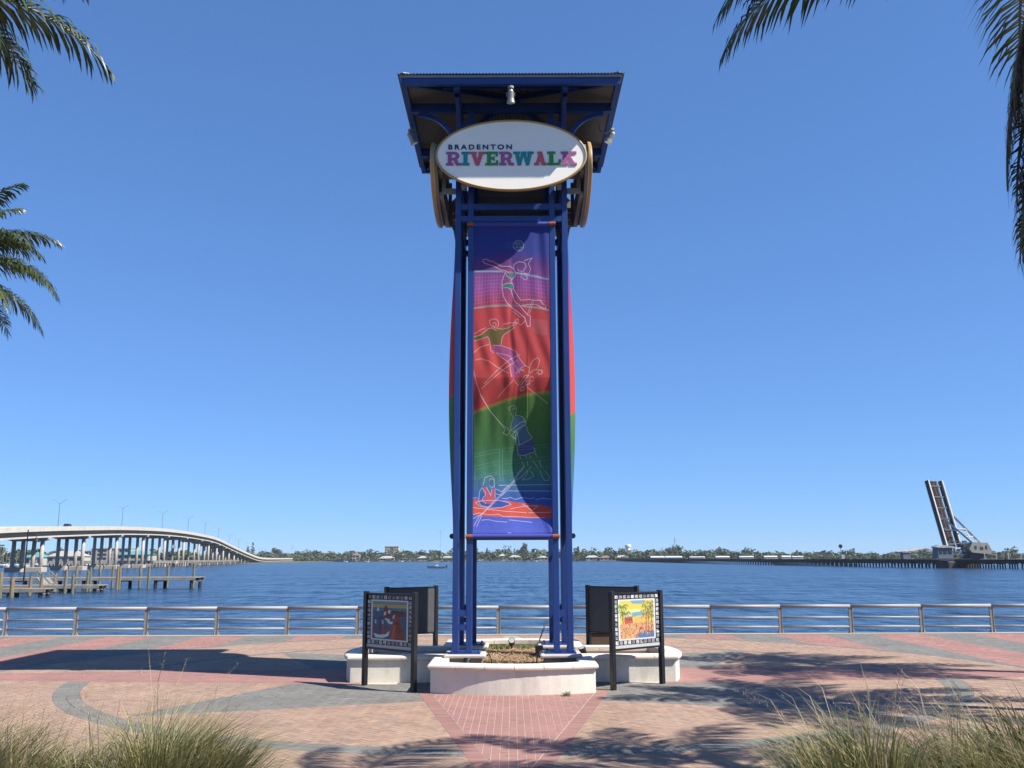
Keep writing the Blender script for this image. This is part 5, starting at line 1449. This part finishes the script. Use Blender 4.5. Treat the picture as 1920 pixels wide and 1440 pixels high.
MB().tube([(hx+1.2,371,1.7), (hx+1.2,371,6.2)], .06, 5).build('aerial', STEELW, t)
t = thing('warehouse', (px_x(1735,1250), 1250, -.6), 'wide pale warehouse roof behind the drawbridge cabin', 'warehouse')
wx = px_x(1738,1250)
MB().box(wx-24, wx+20, 1250, 1290, -.6, 9).build('wall', HOUSEW, t); MB().prism([(wx-25,9.02),(wx+21,9.02),(wx-2,13.5)], lambda a, b_: (a,1249,b_), lambda a, b_: (a,1291,b_)).build('roof', ROOFL, t)

# ------------------------------------------------------------------ palms
LEAFM = mat('palm leaflet', (0.045, 0.062, 0.016), 0.33, keep=True, island=0.4, transl=0.14)
DEADM = mat('dead palm frond', (0.07, 0.045, 0.025), 0.8, keep=True, island=0.35)
RACHM = mat('palm rachis', (0.20, 0.19, 0.07), 0.6)
TRUNKM = mat('palm trunk', (0.19, 0.165, 0.14), 0.9, var=0.3, vscale=5, bump=0.6, bscale=25)
def frond_mesh(e0, droop, L, lmax, seed, dead=False, wind=0.0):
    rnd = random.Random(seed); mb = MB()
    n = 26; pts = []; p = Vector((0.12,0,0)); th = R(e0)
    for i in range(n+1):
        pts.append(p.copy()); u = i/n
        th = R(e0) - R(droop)*u**1.4
        p = p + Vector((math.cos(th), .10*math.sin(u*2.2)*wind, math.sin(th)))*(L/n)
    mb.tube(pts, [.032*(1-.85*i/n)+.004 for i in range(n+1)], 5)
    nrach = len(mb.f)
    NL = 70
    for k in range(NL):
        u = .12 + .88*k/(NL-1); f = u*n; i = min(n-1, int(f)); q = pts[i].lerp(pts[i+1], f-i)
        d = (pts[i+1]-pts[i]).normalized(); side0 = Vector((0,1,0)); up = side0.cross(d)*-1
        l = lmax*(.35+.65*math.sin(math.pi*min(1,.12+u*.86)))*rnd.uniform(.85,1.1)
        if dead and rnd.random() < .3: continue
        for s in (-1, 1):
            if rnd.random() < .04: continue
            a = rnd.uniform(38, 62) if u < .9 else rnd.uniform(10, 40)
            v = (side0*s*math.sin(R(a)) + d*math.cos(R(a)) + Vector((0,0,rnd.uniform(-.1,.18)))).normalized()
            g_ = .55 if not dead else 1.3
            m1 = q + v*l*.38; v2 = (v + Vector((0,0,-g_*rnd.uniform(.6,1.3)))).normalized(); m2 = m1 + v2*l*.34
            v3 = (v2 + Vector((rnd.uniform(-.15,.15),rnd.uniform(-.15,.15),-g_*1.2))).normalized(); e = m2 + v3*l*.32
            w = d*.025*(1 if not dead else .5)
            mb.add([tuple(q-w*.6), tuple(q+w*.6), tuple(m1+w), tuple(m1-w), tuple(m2+w*.85), tuple(m2-w*.85), tuple(e)], [(0,1,2,3), (3,2,4,5), (5,4,6)])
    me = mb.mesh('frond'); me.materials.append(DEADM if dead else LEAFM); me.materials.append(RACHM)
    idx = [1 if i < nrach else 0 for i in range(len(mb.f))]; me.polygons.foreach_set('material_index', idx)
    return me
FR = [frond_mesh(72, 55, 3.1, .75, 1), frond_mesh(55, 75, 3.4, .85, 2, wind=1), frond_mesh(38, 85, 3.6, .9, 3), frond_mesh(20, 80, 3.5, .9, 4, wind=-1), frond_mesh(0, 65, 3.3, .85, 5), frond_mesh(-22, 50, 3.1, .8, 6), frond_mesh(46, 95, 3.5, .9, 7)]
FD = [frond_mesh(-55, 32, 2.3, .6, 8, True), frond_mesh(-68, 20, 2.0, .5, 9, True), frond_mesh(-40, 45, 2.5, .55, 10, True)]
def palm(base, top, label, nf=26, seed=0, extra=(), dead=0, scale=1.0, rad=.17, skip=False):
    t = thing('palm_tree', base, label, 'palm tree', 'palms around the plaza')
    rnd = random.Random(seed)
    B, T = Vector(base), Vector(top); pts = []; rs = []
    n = 40
    for i in range(n+1):
        u = i/n; p = B.lerp(T, u) + Vector((math.sin(u*3.1)*.12, 0, 0)); pts.append(p); rs.append((rad*1.35 if u < .06 else rad*(1.05-.25*u)) * (1.04 if i % 2 else 1.0))
    pts.append(T + Vector((0,0,.35))); rs.append(rad*.9)
    MB().tube(pts, rs, 12).build('trunk', TRUNKM, t)
    def put(me, az, dz=0.0, tilt=0.0, sc=1.0):
        o = bpy.data.objects.new('frond', me); COL.objects.link(o); o.parent = t
        o.location = T - B + Vector((0,0,.25+dz)); o.rotation_euler = (tilt, 0, az); o.scale = (sc*scale,)*3
    for i in range(nf):
        lvl = i/nf; me = FR[min(5, int(lvl*6))] if rnd.random() < .8 else FR[6]
        az = i*2.39996 + rnd.uniform(-.2,.2)
        if skip and (math.cos(az) < .35 or lvl > .55): continue
        put(me, az, -.15*lvl, rnd.uniform(-.12,.12), rnd.uniform(.88,1.08))
    for me, az, dz, sc in extra: put(me, az, dz, 0, sc)
    for i in range(dead): put(FD[i % 3], i*2.1+rnd.random(), -.3-(1.7 if skip else .5)*rnd.random(), rnd.uniform(-.2,.2), rnd.uniform(.8,1.1))
    return t
palm((-9.0, 10.4, 0.02), (-9.05, 10.5, 9.25), 'palm whose green fronds hang into the top left corner', 34, 3)
palm((-16.6, 25.0, 0.0), (-16.25, 25.0, 10.5), 'palm whose fronds show at the left edge below the top corner', 36, 5)
palm((5.8, 8.55, bed_z(5.8, 8.55)-.1), (5.62, 8.6, 8.75), 'palm with hanging dead fronds along the right edge', 24, 9, dead=34, skip=True, extra=((FR[3], math.pi*1.02, -.04, 1.03), (FR[3], math.pi*.955, -.12, 1.0), (FR[2], math.pi*.99, -.45, .95)))
palm((10.9, 9.4, 0.02), (10.7, 9.6, 9.2), 'palm outside the right edge shading the nearest pavers', 15, 12, dead=4)
palm((16.6, 20.6, 0.0), (16.3, 20.8, 10.2), 'palm outside the right edge throwing the long frond shadow behind the ring', 24, 15, dead=3)
palm((14.4, 15.0, 0.0), (14.2, 15.1, 9.8), 'palm outside the right edge throwing the shadow over the ring band', 24, 21, dead=3)

# ------------------------------------------------------------------ ornamental grass
GRASSM = mat('grass blade', (1,1,1), 0.55, attr='tint', transl=0.25)
def grass_clump(x, y, label, n=1000, h=1.0, r_=.28, lean=(0.15, 0.0), plumes=40, seed=0, wide=1.0, dark=1.0, spread=1.0):
    rnd = random.Random(seed); z = bed_z(x, y) - .02; n = int(n*1.7)
    t = thing('grass_clump', (x, y, z), label, 'ornamental grass', 'ornamental grass clumps in the planting bed')
    mb = MB(); cols = []
    for i in range(n):
        a = rnd.random()*6.283; rr = r_*math.sqrt(rnd.random()); p = Vector((x+math.cos(a)*rr, y+math.sin(a)*rr, z))
        l = h*rnd.uniform(.6,1.25); out = (rr/r_*.45 + rnd.gauss(0,.14))*spread
        d = Vector((math.cos(a)*out + lean[0] + rnd.gauss(0,.1), math.sin(a)*out + lean[1] + rnd.gauss(0,.1), 1)).normalized()
        w = Vector((-math.sin(a+rnd.uniform(-1,1)), math.cos(a), 0))*.0042*wide*(rnd.uniform(.7,1.3) if rnd.random() < .85 else rnd.uniform(1.6,2.4))
        m1 = p + d*l*.4; d2 = (d + Vector((d.x*.5+lean[0]*.5, d.y*.5, -.12))).normalized(); m2 = m1 + d2*l*.33
        d3 = (d2 + Vector((d2.x*.9+lean[0]*.6, d2.y*.8, -.45))).normalized(); e = m2 + d3*l*.3
        mb.add([tuple(p-w), tuple(p+w), tuple(m1+w*.9), tuple(m1-w*.9), tuple(m2+w*.6), tuple(m2-w*.6), tuple(e)], [(0,1,2,3), (3,2,4,5), (5,4,6)])
        g_ = rnd.random()**1.15; base = np.array((.105,.135,.034))*(1-g_) + np.array((.29,.245,.11))*g_
        if rnd.random() < .12: base = np.array((.34,.27,.14))
        base = base*rnd.uniform(.7,1.2)*dark
        cols += [(*base, 1)]*7
    o = mb.build('blades', GRASSM, t, colors=cols); o['kind'] = 'stuff'
    if plumes:
        mb = MB(); cols = []
        for i in range(plumes):
            a = rnd.random()*6.283; p = Vector((x+math.cos(a)*r_*.5, y+math.sin(a)*r_*.5, z+.2)); l = h*rnd.uniform(.95,1.3)
            d = Vector((math.cos(a)*.4*spread+lean[0]*1.3+rnd.gauss(0,.12), math.sin(a)*.4+rnd.gauss(0,.12), 1)).normalized()
            e = p + d*l*.85; e2 = e + (d+Vector((d.x*.6+lean[0],d.y*.4,-.5))).normalized()*l*.25
            w = Vector((d.y, -d.x, .02)).normalized()*.0022
            mb.add([tuple(p-w), tuple(p+w), tuple(e+w), tuple(e-w), tuple(e2)], [(0,1,2,3), (3,2,4)]); cols += [(.36,.28,.17,1)]*5
            for k in range(16):
                u = rnd.uniform(.0,1); q = e.lerp(e2, u) - d*rnd.uniform(0,.18)*l*(1-u); v = Vector((rnd.gauss(0,1), rnd.gauss(0,1), rnd.gauss(.5,.7))).normalized()*rnd.uniform(.02,.06); w2 = Vector((v.y,-v.x,0)).normalized()*.0016
                mb.add([tuple(q-w2), tuple(q+w2), tuple(q+v)], [(0,1,2)]); cols += [(.34,.24,.17,1)]*3
        o = mb.build('seed_heads', GRASSM, t, colors=cols); o['kind'] = 'stuff'
grass_clump(-2.55, 7.4, 'tall green grass clump leaning over the ring band, lower left', 1700, .95, .24, (.14,.05), 14, 1)
grass_clump(-3.05, 7.6, 'wispy yellow-green grass clump next to the tallest one, lower left', 900, .80, .30, (.25,0), 34, 2)
grass_clump(-3.75, 7.7, 'feathery tan grass clump in the lower left corner', 1000, .80, .34, (.35,0), 60, 3)
grass_clump(-4.4, 7.9, 'grass clump cut by the left edge', 700, 1.0, .3, (.3,0), 30, 4)
grass_clump(2.55, 7.3, 'spiky green grass clump nearest the red paving, lower right', 800, .88, .30, (-.12,0), 26, 5, 1.2)
grass_clump(3.25, 7.6, 'mixed grass clump with brown seed heads, lower right', 1500, .82, .36, (-.28,0), 60, 6)
grass_clump(3.95, 7.5, 'thick tan-green grass clump near the lower right corner', 1800, .80, .36, (-.3,.05), 34, 7)
grass_clump(4.35, 8.3, 'dark broad-leaved grass clump at the right edge', 420, 1.15, .25, (-.18,0), 6, 8, 2.4, .7)

# ------------------------------------------------------------------ the air over the river
hm = bpy.data.materials.new('thin haze'); hm.use_nodes = True
ht = hm.node_tree; ht.nodes.remove(ht.nodes['Principled BSDF'])
pv = ht.nodes.new('ShaderNodeVolumePrincipled'); pv.inputs['Color'].default_value = (0.80, 0.88, 1.0, 1); pv.inputs['Density'].default_value = 0.00006
ht.links.new(pv.outputs[0], ht.nodes['Material Output'].inputs['Volume'])
tag(MB().box(-1500, 2600, -30, 3600, -4.2, 52).build('haze', hm), kind='stuff', label='thin haze over the river')
scene.cycles.volume_max_steps = 32
scene.cycles.volume_bounces = 0
